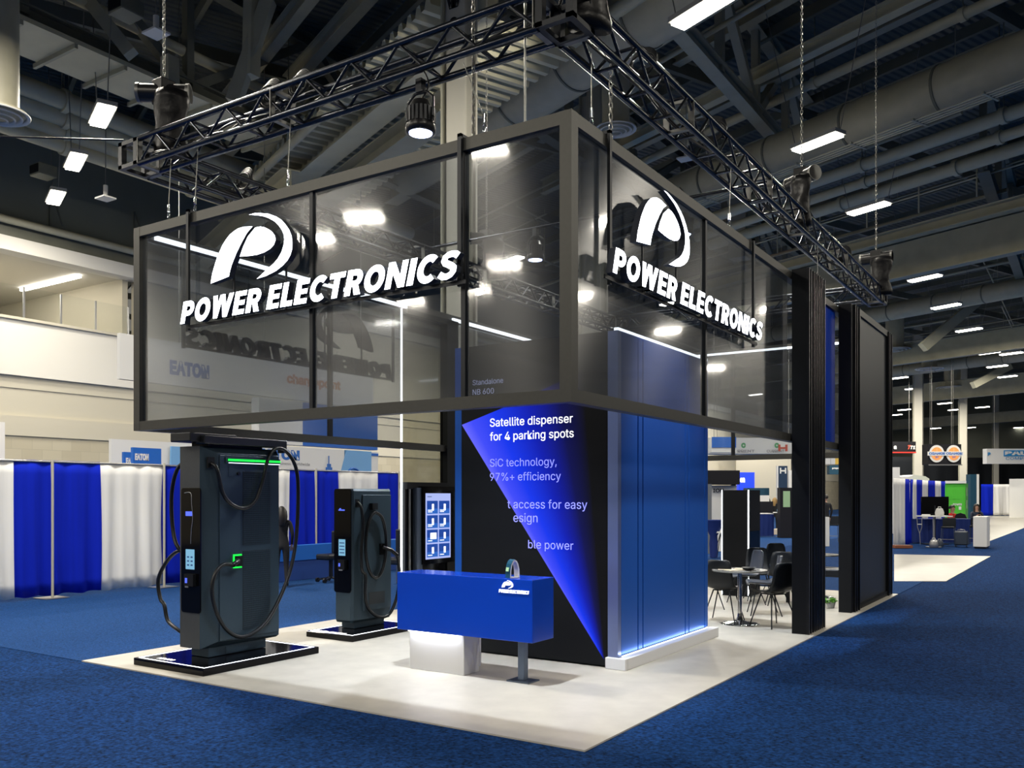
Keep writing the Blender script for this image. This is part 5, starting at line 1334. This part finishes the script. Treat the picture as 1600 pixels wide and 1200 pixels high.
# ------------------------------------------------------------------ right background
ctl = lambda px, D: flo(px, D)
RP = [(1396, 1414.5, 'w', 'broad white drape at the right end of the booth'), (1414.5, 1421, 'b', 'first blue drape right of the broad white one'), (1422.5, 1427, 'b', 'second blue drape past the thin pole'), (1427, 1432, 'w', 'narrow white drape strip in the right drape row'),
      (1432, 1441, 'b', 'blue drape left of the television'), (1441, 1450.5, 'w', 'white drape above the left half of the television'), (1450.5, 1461, 'b', 'blue drape above the middle of the television'), (1461, 1470, 'w', 'white drape above the right half of the television'), (1470, 1477.5, 'b', 'last blue drape before the green container')]
for x0, x1, k, lb in RP:
    D0 = 29.5 + (x0 - 1396) / 82 * 7; D1 = 29.5 + (x1 - 1396) / 82 * 7
    a, b_ = flo(x0, D0), flo(x1, D1); drape(a, b_, .0, 2.30, 'drape_blue' if k == 'b' else 'drape_white', lb, 'drapes in the right aisle', amp=.03)
# farther drapes
FPx = [(1533, 1552, 'b', 'far blue drape left of the white ones'), (1552, 1566, 'w', 'far white drape with dark seam'), (1566, 1578, 'w', 'far white drape left of the narrow blue one'), (1578, 1590, 'b', 'narrow far blue drape near the right edge'), (1590, 1612, 'w', 'far white drape at the right edge')]
for x0, x1, k, lb in FPx: drape(flo(x0, 76), flo(x1, 76), .05, 2.7, 'drape_blue' if k == 'b' else 'drape_white', lb, 'far drapes at the right', amp=.05, folds=14)
for i, (x0, x1, D, zt, lb) in enumerate(((1385, 1500, 104, 6.3, 'tall black drape wall behind the round orange signs'), (1500, 1556, 104, 6.2, 'tall black drape wall between two aisle columns'), (1556, 1625, 104, 6.0, 'tall black drape wall behind the compressor sign'))):
    drape(flo(x0, D), flo(x1, D), 0, zt, 'drape_black', lb, 'black drape walls', amp=.12, folds=6)
o = B().box(flo(1577, 70).x, flo(1577, 70).y, 0, flo(1577, 70).x + 5, flo(1577, 70).y + .1, 3.05).obj('partition', 'sign_white'); tag(centre(o, flo(1577, 70)), 'white partition behind the narrow far blue drape', 'partition')
# generic camera-independent oriented board: runs from a to b on the floor plan
def board(nm, label, a, b_, z0, z1, m, th=.1, cat='sign', tg=True):
    a, b_ = Vector((a.x, a.y, 0)), Vector((b_.x, b_.y, 0)); d = (b_ - a).normalized(); nr = Vector((d.y, -d.x, 0))
    t = thing(nm, label, cat, (a + b_) / 2)
    V = [p + nr * s + Vector((0, 0, z)) for z in (z0, z1) for p, s in ((a, 0), (b_, 0), (b_, -th), (a, -th))]
    B().add(V, [(3, 2, 1, 0), (4, 5, 6, 7), (0, 1, 5, 4), (1, 2, 6, 5), (2, 3, 7, 6), (3, 0, 4, 7)]).obj('board', m, t)
    if z0 > 2.5:
        for f in (.15, .85):
            p = a.lerp(b_, f) - nr * th * .5; B().cyl(p + Vector((0, 0, z1)), p + Vector((0, 0, 14.6)), .012, n=4).obj('wire', 'wire', t)
    return t, a, b_, d, nr
def zat(py, D): return CAM.z + (CY - py) / F * D
# ORANGE sign
D = 55.0
t, a, b_, d, nr = board('hanging_sign', 'black hanging sign box with two round orange slice logos', flo(1450, D), flo(1502, D), zat(726, D), zat(694, D), 'ink_black', .8)
for k, px in enumerate((1463, 1489.5)):
    c = flo(px, D) + nr * .02; c.z = zat(709, D); up = Vector((0, 0, 1)); Rr = .50
    fn = plane_fn(c, d, up, nr)
    circ = lambda r, n=28: [(r * 1.0 * math.cos(2 * PI * i / n), r * 1.15 * math.sin(2 * PI * i / n)) for i in range(n)]
    r0 = B().prism(circ(Rr * .93), fn, 0, .04).obj('disc', 'sign_white', t); B().prism(circ(Rr * .70), fn, .04, .06).obj('slice', 'orange', r0)
    for q_ in range(3):
        an = q_ * PI / 3 + PI / 2; B().beam(c + nr * .065 + (d * math.cos(an) + up * math.sin(an)) * Rr * .66, c + nr * .065 - (d * math.cos(an) + up * math.sin(an)) * Rr * .66, .03, .01).obj('segment_line', 'sign_white', r0)
    B().prism([(-Rr * 1.18, -.12), (Rr * 1.18, -.12), (Rr * 1.18, .13), (-Rr * 1.18, .13)], fn, .07, .09).obj('band', 'sign_white', r0)
    label_text('lettering', 'ORANGE', 'ink_blue', c + nr * .092 - d * .50 - up * .07, d, ZP, r0, width=1.0, height=.16, bold=.04)
    label_text('lettering', 'EV', 'ink_blue', c + nr * .092 - d * .10 - up * .26, d, ZP, r0, width=.2, height=.1, bold=.03)
B().beam(a + Vector((0, 0, zat(726.5, D))) + nr * .1, b_ + Vector((0, 0, zat(726.5, D))) + nr * .1, .05, .06).obj('light_rail', 'edge_alu', t)
for p in (a.lerp(b_, .2), a.lerp(b_, .8)): B().cyl(p + Vector((0, 0, zat(694, D))) - nr * .4, p + Vector((0, 0, 14)) - nr * .4, .02, n=4).obj('wire', 'wire', t)
# BAUER
D = 68.0
t, a, b_, d, nr = board('hanging_sign', 'white hanging box sign reading BAUER COMPRESSORS', flo(1542, D), flo(1640, D), zat(724.5, D), zat(701, D), 'sign_white', .6)
o0 = flo(1568, D) + nr * .02
B().prism([(0, 0), (3.3, 0), (3.3, .46), (0, .46)], plane_fn(Vector((o0.x, o0.y, zat(713, D))), d, ZP, nr), 0, .02).obj('blue_plate', 'bauer_blue', t)
label_text('lettering', 'BAUER', 'sign_white', Vector((o0.x, o0.y, zat(711.3, D))) + nr * .025 + d * .08, d, ZP, t, width=3.0, height=.30, bold=.05)
label_text('lettering', 'COMPRESSORS', 'bauer_blue', Vector((o0.x, o0.y, zat(718.5, D))) + nr * .025 + d * .15, d, ZP, t, width=3.4, height=.22)
label_text('lettering', 'B', 'bauer_blue', Vector((flo(1543, D).x, flo(1543, D).y, zat(713, D))) + nr * .03, d, ZP, t, height=.3, bold=.05)
# red lit sign
D = 64.0
t, a, b_, d, nr = board('hanging_sign', 'black hanging sign with red lower glow at the booth end', flo(1380, D), flo(1431, D), zat(708, D), zat(690, D), 'ink_black', .6)
mat('red_glow', (.4, .02, .01), .5, emit=(1, .06, .04), es=.5)
B().beam(a + Vector((0, 0, zat(707, D))) + nr * .04, b_ + Vector((0, 0, zat(707, D))) + nr * .04, .04, .09).obj('glow_line', 'red_glow', t)
p = flo(1418, D) + nr * .03; label_text('lettering', 'T', 'ink_red', Vector((p.x, p.y, zat(702, D))), d, ZP, t, height=.30, bold=.06, shear=.3)
p = flo(1422, D) + nr * .03; label_text('lettering', 'T1', 'sign_white', Vector((p.x, p.y, zat(702, D))), d, ZP, t, height=.26, bold=.04, shear=.2)
p = flo(1396, D) + nr * .03; label_text('lettering', 'a', 'sign_white', Vector((p.x, p.y, zat(702, D))), d, ZP, t, height=.26, bold=.05)
# green container
g0 = flo(1477, 42); gd = Vector((1, 0, 0))
D = 42
t, a, b_, d, nr = board('generator_container', 'bright green power container with white lettering behind the seated people', flo(1477, D), flo(1508.5, D), 0, zat(755, D), 'green_paint', .02, 'container')
ax_ = b_ - a; dep = Vector((-.03, 1, 0)).normalized() * 1.6
V = [a + Vector((0, 0, .12)), b_ + Vector((0, 0, .12)), b_ + dep + Vector((0, 0, .12)), a + dep + Vector((0, 0, .12))]; zt = zat(755, D)
V += [Vector((v.x, v.y, zt)) for v in V]; V = [v - nr * .03 for v in V]
B().add(V, [(3, 2, 1, 0), (4, 5, 6, 7), (0, 1, 5, 4), (1, 2, 6, 5), (2, 3, 7, 6), (3, 0, 4, 7)]).obj('body', 'green_paint', t)
B().beam(a + Vector((0, 0, zt + .05)) + nr * .03, b_ + Vector((0, 0, zt + .05)) + nr * .03, .1, .12).obj('top_rail', 'sign_white', t)
for f in (.12, .34, .56): 
    p = a.lerp(b_, f) + nr * .01; B().prism([(0, 1.55), (.13, 1.55), (.13, 2.0), (0, 2.0)], plane_fn(p, d, ZP, nr), 0, .03).obj('rib', 'green_paint', t)
B().prism([(.06, .25), (.86, .25), (.86, 2.12), (.06, 2.12)], plane_fn(a, d, ZP, nr), .005, .03).obj('door', 'green_paint', t)
label_text('lettering', 'POWER', 'sign_white', a + d * .35 + nr * .035 + Vector((0, 0, 1.25)), d, ZP, t, width=.42, height=.10, bold=.03)
B().prism([(.62, 1.05), (.74, 1.05), (.74, 1.2), (.62, 1.2)], plane_fn(a, d, ZP, nr), .03, .04).obj('decal', 'sign_white', t)
for z_ in (1.1, 1.7): 
    p = b_ + dep * .15; B().prism([(0, z_), (.6, z_), (.6, z_ + .4), (0, z_ + .4)], plane_fn(p, dep.normalized(), ZP, Vector((1, .03, 0)).normalized()), 0, .02).obj('side_window', 'green_pale', t)
t, a, b_, d, nr = board('sign_tower', 'tall dark teal sign tower with white edge beside the green container', flo(1516.5, 50), flo(1526, 50), 0, zat(741, 50), 'teal', .5)
B().prism([(0, 0), (.14, 0), (.14, zat(741, 50)), (0, zat(741, 50))], plane_fn(b_, d, ZP, nr), -.5, 0).obj('edge', 'sign_white', t)
# bits over the drapes
o = thing('recreational_vehicle', 'rounded white vehicle roof showing over the right drapes', 'vehicle', flo(1437, 45))
a, b_ = flo(1422, 45), flo(1452, 45); d = (b_ - a).normalized()
B().prism([(0, 0), ((b_ - a).length, 0), ((b_ - a).length, .10), ((b_ - a).length * .8, .22), (.2, .30), (0, .22)], plane_fn(a + Vector((0, 0, zat(751, 45))), d, ZP, Vector((d.y, -d.x, 0))), -2, 0).obj('roof', 'white_paint', o)
B().prism([(.1, 0), ((b_ - a).length - .1, 0), ((b_ - a).length - .1, 2.4), (.1, 2.4)], plane_fn(a, d, ZP, Vector((d.y, -d.x, 0))), -1.9, -.1).obj('body', 'white_paint', o)
t, a, b_, d, nr = board('display_case', 'white display case top at the end of the dark booth wall', flo(1392, 40), flo(1406, 40), 0, zat(730, 40), 'sign_white', 1.0, 'case')
# table group
D = 29.5
tp = flo(1459, D)
t = thing('high_table', 'white high table with a bag on it in the right aisle', 'table', tp)
zt = zat(806.5, D)
a, b_ = flo(1437, D), flo(1482, D)
B().beam(Vector((a.x, a.y, zt)), Vector((b_.x, b_.y, zt)), .6, .035).obj('tabletop', 'sign_white', t)
B().cyl((tp.x, tp.y, .02), (tp.x, tp.y, zt), .03, n=10).obj('pole', 'edge_alu', t); B().cyl((tp.x, tp.y, 0), (tp.x, tp.y, .02), .25, n=20).obj('base', 'edge_alu', t)
def sack(p, wx, h, label, m, nm='bag', handle=True):
    t = thing(nm, label, 'bag', p); p = Vector(p)
    prof_ = [(.40, 0), (.5, .1), (.52, .4), (.47, .75), (.38, .98), (.30, 1.0), (0, .99)]
    q = B(); n = 16; V = []
    for r, z in prof_:
        for k in range(n):
            a = 2 * PI * k / n; w_ = 1 + .06 * math.sin(4 * a + z * 5); V.append(p + Vector((r * wx * math.cos(a) * w_, r * wx * .6 * math.sin(a) * w_, z * h)))
    q.add(V, [(i * n + k, i * n + (k + 1) % n, (i + 1) * n + (k + 1) % n, (i + 1) * n + k) for i in range(len(prof_) - 1) for k in range(n)], 0, True); q.obj('body', m, t)
    if handle: B().tube([p + Vector((-.2 * wx, 0, h * .95)), p + Vector((-.15 * wx, 0, h * 1.2)), p + Vector((.15 * wx, 0, h * 1.2)), p + Vector((.2 * wx, 0, h * .95))], .012, 6).obj('handle', 'bag_white', t)
sack((flo(1468, D).x, flo(1468, D).y, zt + .018), .26, .24, 'crumpled white bag standing on the high table', 'bag_white')
sack(flo(1459, 29.2), .26, .26, 'silver bag on the floor under the high table', 'edge_alu')
sack(flo(1468, 29.6), .24, .22, 'dark bag beside the silver one on the floor', 'suitcase')
p = flo(1447, D); tag(centre(B().box(p.x - .12, p.y - .1, zt + .018, p.x + .12, p.y + .1, zt + .06).obj('carton', 'sign_white'), p), 'flat white carton on the left of the high table', 'box')
# crutch
c = flo(1438, 30.8); t = thing('crutch', 'white crutch leaning upright beside the high table', 'crutch', c); zc = 1.0
B().tube([c + Vector((.0, 0, 0)), c + Vector((-.02, 0, .4)), c + Vector((-.09, 0, .62)), c + Vector((-.11, 0, .98))], .014, 6).obj('shaft', 'edge_alu', t)
B().tube([c + Vector((-.02, 0, .4)), c + Vector((.05, 0, .62)), c + Vector((.05, 0, .98))], .014, 6).obj('shaft', 'edge_alu', t)
B().beam(c + Vector((-.13, 0, 1.0)), c + Vector((.07, 0, 1.0)), .04, .04).obj('arm_pad', 'bag_white', t); B().beam(c + Vector((-.1, 0, .72)), c + Vector((.05, 0, .72)), .03, .03).obj('grip', 'bag_white', t)
# television
a, b_ = flo(1440, 31.3), flo(1482.5, 31.3)
t, a, b_, d, nr = board('television', 'large black television standing behind the high table', a, b_, zat(806, 31.3), zat(776, 31.3), 'gloss_black', .06, 'television')
pm = (a + b_) / 2; B().beam(pm - nr * .03, pm - nr * .03 + Vector((0, 0, zat(790, 31.3))), .08, .05).obj('stand', 'black_alu', t); B().beam(pm - d * .4 - nr * .03, pm + d * .4 - nr * .03, .4, .03).obj('foot', 'black_alu', t)
# skirted table row
def skirted(a, b_, z, dep_, label, m='table_blue', topm='table_blue'):
    a, b_ = Vector((a.x, a.y, 0)), Vector((b_.x, b_.y, 0)); d = (b_ - a).normalized(); nr = Vector((d.y, -d.x, 0)); t = thing('skirted_table', label, 'table', (a + b_) / 2)
    B().beam(a - nr * dep_ / 2 + Vector((0, 0, z)), b_ - nr * dep_ / 2 + Vector((0, 0, z)), dep_, .03).obj('tabletop', topm, t)
    L_ = (b_ - a).length; n = int(L_ / .05); V = []
    for zz in (.03, z - .015):
        for i in range(n + 1): V.append(a + d * (L_ * i / n) + nr * (.02 * math.sin(i * 1.7)) + Vector((0, 0, zz)))
    m0 = n + 1; V += [v - nr * .02 for v in V]
    B().add(V, [(i, i + 1, m0 + i + 1, m0 + i) for i in range(n)] + [(2 * m0 + i, 2 * m0 + i + 1, 3 * m0 + i + 1, 3 * m0 + i) for i in range(n)], 0, True).obj('skirt', m, t)
    for p in (a, b_): B().beam(p + Vector((0, 0, .03)) - nr * .02, p + Vector((0, 0, z)) - nr * .02, .02, .02).obj('corner', m, t)
    for p in (a + d * .05, b_ - d * .05): B().beam(p - nr * (dep_ - .05) + Vector((0, 0, 0)), p - nr * (dep_ - .05) + Vector((0, 0, z)), .04, .04).obj('leg', 'edge_alu', t)
    return t
skirted(flo(1421, 31.9), flo(1522, 31.9), .86, .7, 'long dark blue skirted table behind the suitcase')
# suitcase
p = flo(1502, 29.8); t = thing('suitcase', 'dark grey upright wheeled suitcase on the aisle carpet', 'suitcase', p)
B().bbox(p.x - .21, p.y - .13, .05, p.x + .21, p.y + .13, .52, .04).obj('shell', 'suitcase', t); B().tube([p + Vector((-.12, 0, .5)), p + Vector((-.1, 0, .57)), p + Vector((.1, 0, .57)), p + Vector((.12, 0, .5))], .012, 6).obj('handle', 'edge_alu', t)
for dx in (-.16, .16): B().cyl((p.x + dx, p.y - .12, .03), (p.x + dx + .03, p.y - .12, .03), .03, n=10).obj('wheel', 'cable', t)
# folding stool frame / bar chair
def bar_chair(p, label, face=0.0):
    t = thing('bar_stool', label, 'stool', p); p = Vector(p)
    B().bbox(p.x - .21, p.y - .20, .60, p.x + .21, p.y + .20, .66, .02).obj('seat', 'chair_black', t); B().bbox(p.x - .21, p.y + .17, .66, p.x + .21, p.y + .21, .95, .015).obj('backrest', 'chair_black', t)
    for sx in (-1, 1):
        for sy_ in (-1, 1): B().cyl((p.x + sx * .19, p.y + sy_ * .18, .60), (p.x + sx * .22, p.y + sy_ * .21, 0), .013, n=6).obj('leg', 'steel_leg', t)
    B().beam((p.x - .21, p.y - .20, .22), (p.x + .21, p.y - .20, .22), .02, .02).obj('footrest', 'edge_alu', t)
bar_chair(flo(1482, 30.4), 'dark stool between the high table and the suitcase')
bar_chair(flo(1526, 31.2), 'dark stool under the seated woman by the white cabinet')
# white cabinet
wa, wb = flo(1520.5, 28.9), flo(1537, 28.9)
t = thing('white_cabinet', 'plain white waist-high cabinet at the aisle edge', 'cabinet', wa)
B().bbox(wa.x, wa.y, .05, wa.x + .40, wa.y + .95, 1.03, .01).obj('body', 'sign_white', t)
B().box(wa.x + .03, wa.y + .03, 0, wa.x + .37, wa.y + .92, .05).obj('plinth', 'matte_black', t)
p = flo(1526, 31.0)
wm = person((p.x, p.y - .02, .0), math.atan2(CAM.y - p.y, CAM.x - p.x) + .25, 'dark haired woman in dark jacket looking at a phone beside the white cabinet', 'cloth_navy', 'cloth_black', 'hair_black', 'stool', True, .92, arms='phone')
ph = B().box(-.035, .37, 1.10, .035, .385, 1.22).obj('phone', 'gloss_black'); tag(ph, 'small black phone held by the seated woman', 'phone')
ph.matrix_world = wm.matrix_basis
p = flo(1487, 33.5); person(p, math.atan2(CAM.y - p.y, CAM.x - p.x) + .9, 'man in a red shirt beside the television', 'cloth_red', 'cloth_grey', 'hair_black', 'sit', False, 1.05, sleeves=False)
p.z = 0; bar = thing('folding_chair', 'dark folding chair under the man in red', 'chair', p)
B().bbox(p.x - .22, p.y - .22, .38, p.x + .22, p.y + .22, .42, .01).obj('seat', 'chair_black', bar)
for sx in (-1, 1):
    for sy_ in (-1, 1): B().cyl((p.x + sx * .2, p.y + sy_ * .2, .39), (p.x + sx * .22, p.y + sy_ * .22, 0), .012, n=6).obj('leg', 'steel_leg', bar)
p = flo(1500, 33); o = thing('office_chair', 'black rounded chair back in front of the green container', 'chair', p)
B().bbox(p.x - .22, p.y - .2, .42, p.x + .22, p.y + .2, .5, .03).obj('seat', 'chair_black', o)
B().prism([(-.22, .5), (.22, .5), (.24, .8), (.15, 1.02), (0, 1.07), (-.15, 1.02), (-.24, .8)], plane_fn(p, Vector((1, 0, 0)), ZP, Vector((0, -1, 0))), -.2, -.15).obj('backrest', 'chair_black', o)
B().cyl((p.x, p.y, .05), (p.x, p.y, .42), .03, n=8).obj('post', 'black_alu', o)
for k in range(5): B().beam((p.x, p.y, .06), (p.x + .26 * math.cos(k * 1.257), p.y + .26 * math.sin(k * 1.257), .03), .04, .04).obj('foot', 'black_alu', o)
a, b_ = flo(1396, 29), flo(1423, 29)
tag(centre(B().beam(Vector((a.x, a.y, .05)), Vector((b_.x, b_.y, .05)), .3, .09).obj('wooden_plank', 'wood_brown'), a), 'brown wooden board on the carpet below the white drape', 'board')

# ------------------------------------------------------------------ middle background, seen under the header
def rng(px0, px1, D): return flo(px0, D), flo(px1, D)
D = 27
t, a, b_, d, nr = board('booth_fascia', 'black booth fascia above the ION graphic wall', *rng(1104, 1156, D), zat(757, D), zat(735, D), 'ink_black', .6)
B().prism([(0, 0), (.12, 0), (.12, zat(757, D)), (0, zat(757, D))], plane_fn(b_ - d * .12, d, ZP, nr), -.6, -.48).obj('leg', 'ink_black', t)
t, a, b_, d, nr = board('graphic_wall', 'white graphic wall lettered ION behind the LED totem', *rng(1108, 1151, D + .3), 0, zat(757, D) - .03, 'sign_white', .1)
p = flo(1114, D) + nr * -.25; label_text('lettering', 'ION', 'ink_black', Vector((flo(1114, D + .25).x, flo(1114, D + .25).y, zat(769.5, D))), d, ZP, t, width=.33, height=.12, bold=.02)
board('roll_banner', 'pale grey narrow banner at the left of the ION wall', *rng(1105, 1112, D - .9), 0, zat(757, D), 'cloth_grey', .05, 'banner')
D = 46
t, a, b_, d, nr = board('lit_sign', 'glowing blue square sign on a high post, letters on', *rng(1154, 1179, D), zat(769, D), zat(738, D), 'sign_blue_lit', .4)
label_text('lettering', 'on', 'text_white', Vector((flo(1156, D).x, flo(1156, D).y, zat(754, D))) + nr * .02, d, ZP, t, width=.26, height=.25, bold=.06)
B().cyl(a - nr * .2, a - nr * .2 + Vector((0, 0, zat(769, D))), .05, n=8).obj('post', 'edge_alu', t)
board('back_counter', 'dark blue counter unit below the glowing sign', *rng(1168, 1202, D - 2), 0, zat(763, D), 'teal', .8, 'counter')
board('white_cabinet', 'white cabinet with a warm lit edge behind the blue tables', *rng(1183, 1202, 40), 0, zat(774, 40), 'sign_white', .5, 'cabinet')
D = 38
skirted(flo(1168, 37), flo(1209, 37), .96, .9, 'round-edged blue skirted table with white top behind the totem', topm='sign_white')
board('low_wall', 'black low partition behind the skirted table', *rng(1166, 1208, 39), 0, zat(796, 39) + .35, 'ink_black', .1, 'partition')
board('hall_divider', 'beige hall divider wall far behind the seating area', *rng(1150, 1236, 75), 0, 5.2, 'wall_cream', .2, 'wall')
t, a, b_, d, nr = board('banner_stand', 'tall navy banner with white emblem left of the ribbed post', *rng(1216, 1230.5, 43), 0, zat(728, 43), 'sign_navy', .15, 'banner')
for (u0, v0, u1, v1) in ((.08, 0, .14, .28), (.32, 0, .38, .28), (.14, .10, .32, .17)):
    B().prism([(u0, v0), (u1, v0), (u1, v1), (u0, v1)], plane_fn(a + Vector((0, 0, zat(740, 43))), d, ZP, nr), .0, .02).obj('emblem', 'sign_white', t)
B().prism([(0, 0), (.06, 0), (.06, zat(728, 43)), (0, zat(728, 43))], plane_fn(a - d * .06, d, ZP, nr), -.15, .01).obj('edge', 'sign_white', t)
board('banner_stand', 'white text banner right of the navy one', *rng(1232, 1237, 43), 0, zat(735, 43), 'sign_white', .1, 'banner')
t, a, b_, d, nr = board('display_cabinet', 'black display cabinet with green screen near the ribbed post', *rng(1219, 1242, 36), 0, zat(762, 36), 'ink_black', .4, 'cabinet')
B().prism([(.12, 1.25), (.40, 1.25), (.40, 1.90), (.12, 1.90)], plane_fn(a, d, ZP, nr), 0, .01).obj('screen', 'green_pale', t)
# upper hanging signs with CURRENT
D = 48
t, a, b_, d, nr = board('hanging_sign', 'white hanging ring sign reading CURRENT, seen through rear glass', *rng(1100, 1262, D), zat(709, D), zat(684, D), 'sign_white', 1.2)
label_text('lettering', 'CURRENT', 'ink_grey', Vector((flo(1140, D).x, flo(1140, D).y, zat(707, D))) + nr * .01, d, ZP, t, width=1.35, height=.15, bold=.02)
label_text('lettering', 'CURRENT', 'ink_grey', Vector((flo(1198, D).x, flo(1198, D).y, zat(707, D))) + nr * .01, d, ZP, t, width=.95, height=.15, bold=.02)
label_text('lettering', 'C', 'ink_green', Vector((flo(1158, D).x, flo(1158, D).y, zat(700, D))) + nr * .01, d, ZP, t, height=.28, bold=.08)
label_text('lettering', 'C', 'ink_green', Vector((flo(1210, D).x, flo(1210, D).y, zat(700, D))) + nr * .01, d, ZP, t, height=.28, bold=.08)
for (u0, v0, u1, v1) in ((.0, 0, .12, .36), (.38, 0, .50, .36), (.12, .12, .38, .22)):
    B().prism([(u0, v0), (u1, v0), (u1, v1), (u0, v1)], plane_fn(flo(1216, D) + Vector((0, 0, zat(705, D))), d, ZP, nr), .0, .02).obj('emblem', 'ink_red', t)
D = 40
t, a, b_, d, nr = board('hanging_sign', 'blue and white hanging sign beside the tower, seen through rear glass', *rng(1112, 1151, D), zat(707, D), zat(684, D), 'sign_white', .6)
B().prism([(0, .22), (1.1, .22), (1.1, .70), (0, .70)], plane_fn(a + Vector((0, 0, zat(707, D))), d, ZP, nr), .0, .02).obj('blue_field', 'sign_blue', t)
# things behind the second gap
D = 50
t, a, b_, d, nr = board('hanging_sign', 'teal hanging sign in the gap between the black posts', *rng(1296, 1322, D), zat(741, D), zat(727, D), 'teal', .4)
label_text('lettering', 'proposal', 'sign_white', Vector((flo(1300, D).x, flo(1300, D).y, zat(733.5, D))) + nr * .01, d, ZP, t, width=.6, height=.12, bold=.05)
t, a, b_, d, nr = board('hanging_sign', 'white and yellow banner high in the gap between the black posts', *rng(1286, 1305, 60), zat(725.5, 60), zat(716, 60), 'sign_white', .3)
B().prism([(0, 0), (.8, 0), (.8, .41), (0, .41)], plane_fn(b_ + Vector((0, 0, zat(725.5, 60))), d, ZP, nr), -.3, 0).obj('yellow_end', 'yellow', t)
board('white_counter', 'white counter block seen between the black posts', *rng(1286, 1296, 30), 0, zat(808, 30), 'sign_white', .5, 'counter')
p = flo(1290, 31.5); person(p, math.atan2(p.y - CAM.y, p.x - CAM.x) + .5, 'person in black seen from behind between the black posts', 'cloth_black', 'cloth_black', 'hair_black', 'stand', False, 1.0)
bar_chair(flo(1302, 33), 'black bar stool between the black posts')
p = flo(1174, 41.5); person(p, math.atan2(p.y - CAM.y, p.x - CAM.x) + 1, 'standing person in grey beside the glowing blue sign', 'cloth_grey', 'cloth_black', 'hair_black', 'stand', False, .97)
p = flo(1200, 41); person(p, math.atan2(p.y - CAM.y, p.x - CAM.x) + .3, 'dark haired person in grey seen from behind near the white cabinet', 'cloth_grey', 'cloth_black', 'hair_black', 'stand', True, .92)
p = flo(1210.5, 40.5); person(p, math.atan2(p.y - CAM.y, p.x - CAM.x) - .3, 'blond person in black seen from behind', 'cloth_black', 'cloth_black', 'hair_blond', 'stand', True, .93)
p = flo(1232, 43.5); person(p, PI * .9, 'person in white kneeling among boxes left of the ribbed post', 'cloth_white', 'cloth_black', 'hair_black', 'floor', False, 1.15)
p = flo(440, 16.5); person(p, AWAY + .3, 'person in black mostly hidden behind the large charger', 'cloth_black', 'cloth_black', 'hair_black', 'stand', True, .86)
t = thing('high_table', 'small white high table beside the skirted table in the background', 'table', flo(1220, 37))
p = flo(1220, 37); B().cyl(p, p + Vector((0, 0, 1.0)), .03, n=8).obj('pole', 'edge_alu', t); B().cyl(p + Vector((0, 0, 1.0)), p + Vector((0, 0, 1.03)), .32, n=20).obj('tabletop', 'sign_white', t); B().cyl(p, p + Vector((0, 0, .02)), .22, n=16).obj('base', 'edge_alu', t)
sack((p.x, p.y, 1.03), .3, .22, 'crumpled pale blue bag on the background high table', 'sign_cyan', handle=False)
for i, (px, D_, s_) in enumerate(((1218, 40, .35), (1226, 39, .4), (1234, 40, .3))):
    p = flo(px, D_); tag(centre(B().bbox(p.x - s_, p.y - s_, 0, p.x + s_, p.y + s_, .18 + .08 * i, .02).obj('carton', ['sign_white', 'paper', 'sign_white'][i]), p), ['low white carton left of the kneeling person', 'open beige carton in front of the kneeling person', 'white carton right of the kneeling person'][i], 'box')
# blue stools at left of ION wall
for i, px in enumerate((1115, 1126)):
    p = flo(px, 24.5); t = thing('high_table' if i == 0 else 'bar_stool', ['blue draped high table in front of the ION wall', 'white bar stool in front of the ION wall'][i], ['table', 'stool'][i], p)
    if i == 0:
        B().lathe([(.12, .35), (.10, .6), (.30, 1.02), (.31, 1.04), (0, 1.05)], p, 20).obj('cover', 'table_blue', t); B().cyl(p, p + Vector((0, 0, .4)), .1, .12, n=16).obj('base', 'table_blue', t)
    else:
        B().cyl(p + Vector((0, 0, .68)), p + Vector((0, 0, .73)), .2, n=18).obj('seat', 'sign_white', t)
        for k in range(4): B().cyl(p + Vector((0, 0, .68)), p + Vector((.22 * math.cos(k * PI / 2 + .8), .22 * math.sin(k * PI / 2 + .8), 0)), .012, n=6).obj('leg', 'black_alu', t)
# wheeled black case left of the small charger
p = flo(517, 17.5); t = thing('office_chair', 'black wheeled chair left of the smaller charger', 'chair', p)
B().bbox(p.x - .18, p.y - .25, .45, p.x + .18, p.y + .25, .56, .03).obj('seat', 'chair_black', t); B().bbox(p.x - .2, p.y + .2, .56, p.x + .2, p.y + .27, 1.0, .02).obj('backrest', 'chair_black', t); B().bbox(p.x - .03, p.y - .03, .1, p.x + .03, p.y + .03, .45, .005).obj('post', 'black_alu', t)
for k in range(5): 
    e = p + Vector((.26 * math.cos(k * 1.257), .26 * math.sin(k * 1.257), .05)); B().beam(p + Vector((0, 0, .1)), e, .04, .03).obj('foot', 'black_alu', t); B().cyl(e - Vector((.02, 0, 0)), e + Vector((.02, 0, 0)), .045, n=10).obj('caster', 'cable', t)
p = flo(622, 17); t = thing('office_chair', 'dark chair just right of the smaller charger', 'chair', p)
B().bbox(p.x - .25, p.y - .25, .40, p.x + .25, p.y + .25, .52, .03).obj('seat', 'chair_black', t); B().bbox(p.x - .25, p.y + .2, .52, p.x + .25, p.y + .27, 1.05, .02).obj('backrest', 'chair_black', t)
for sx in (-1, 1):
    for sy_ in (-1, 1): B().cyl((p.x + sx * .2, p.y + sy_ * .2, .42), (p.x + sx * .22, p.y + sy_ * .22, 0), .015, n=6).obj('leg', 'edge_alu', t)

# hall power cable at the upper left truss
o = B().cyl(W(-10, 213, 8.1), W(192, 219, 8.1), .008, n=6).obj('steel_rope', 'cable'); tag(o, 'thin dark rope running left from the front truss', 'rope')
for k_ in [x for x in bpy.data.objects if '_o' in x]: del k_['_o']
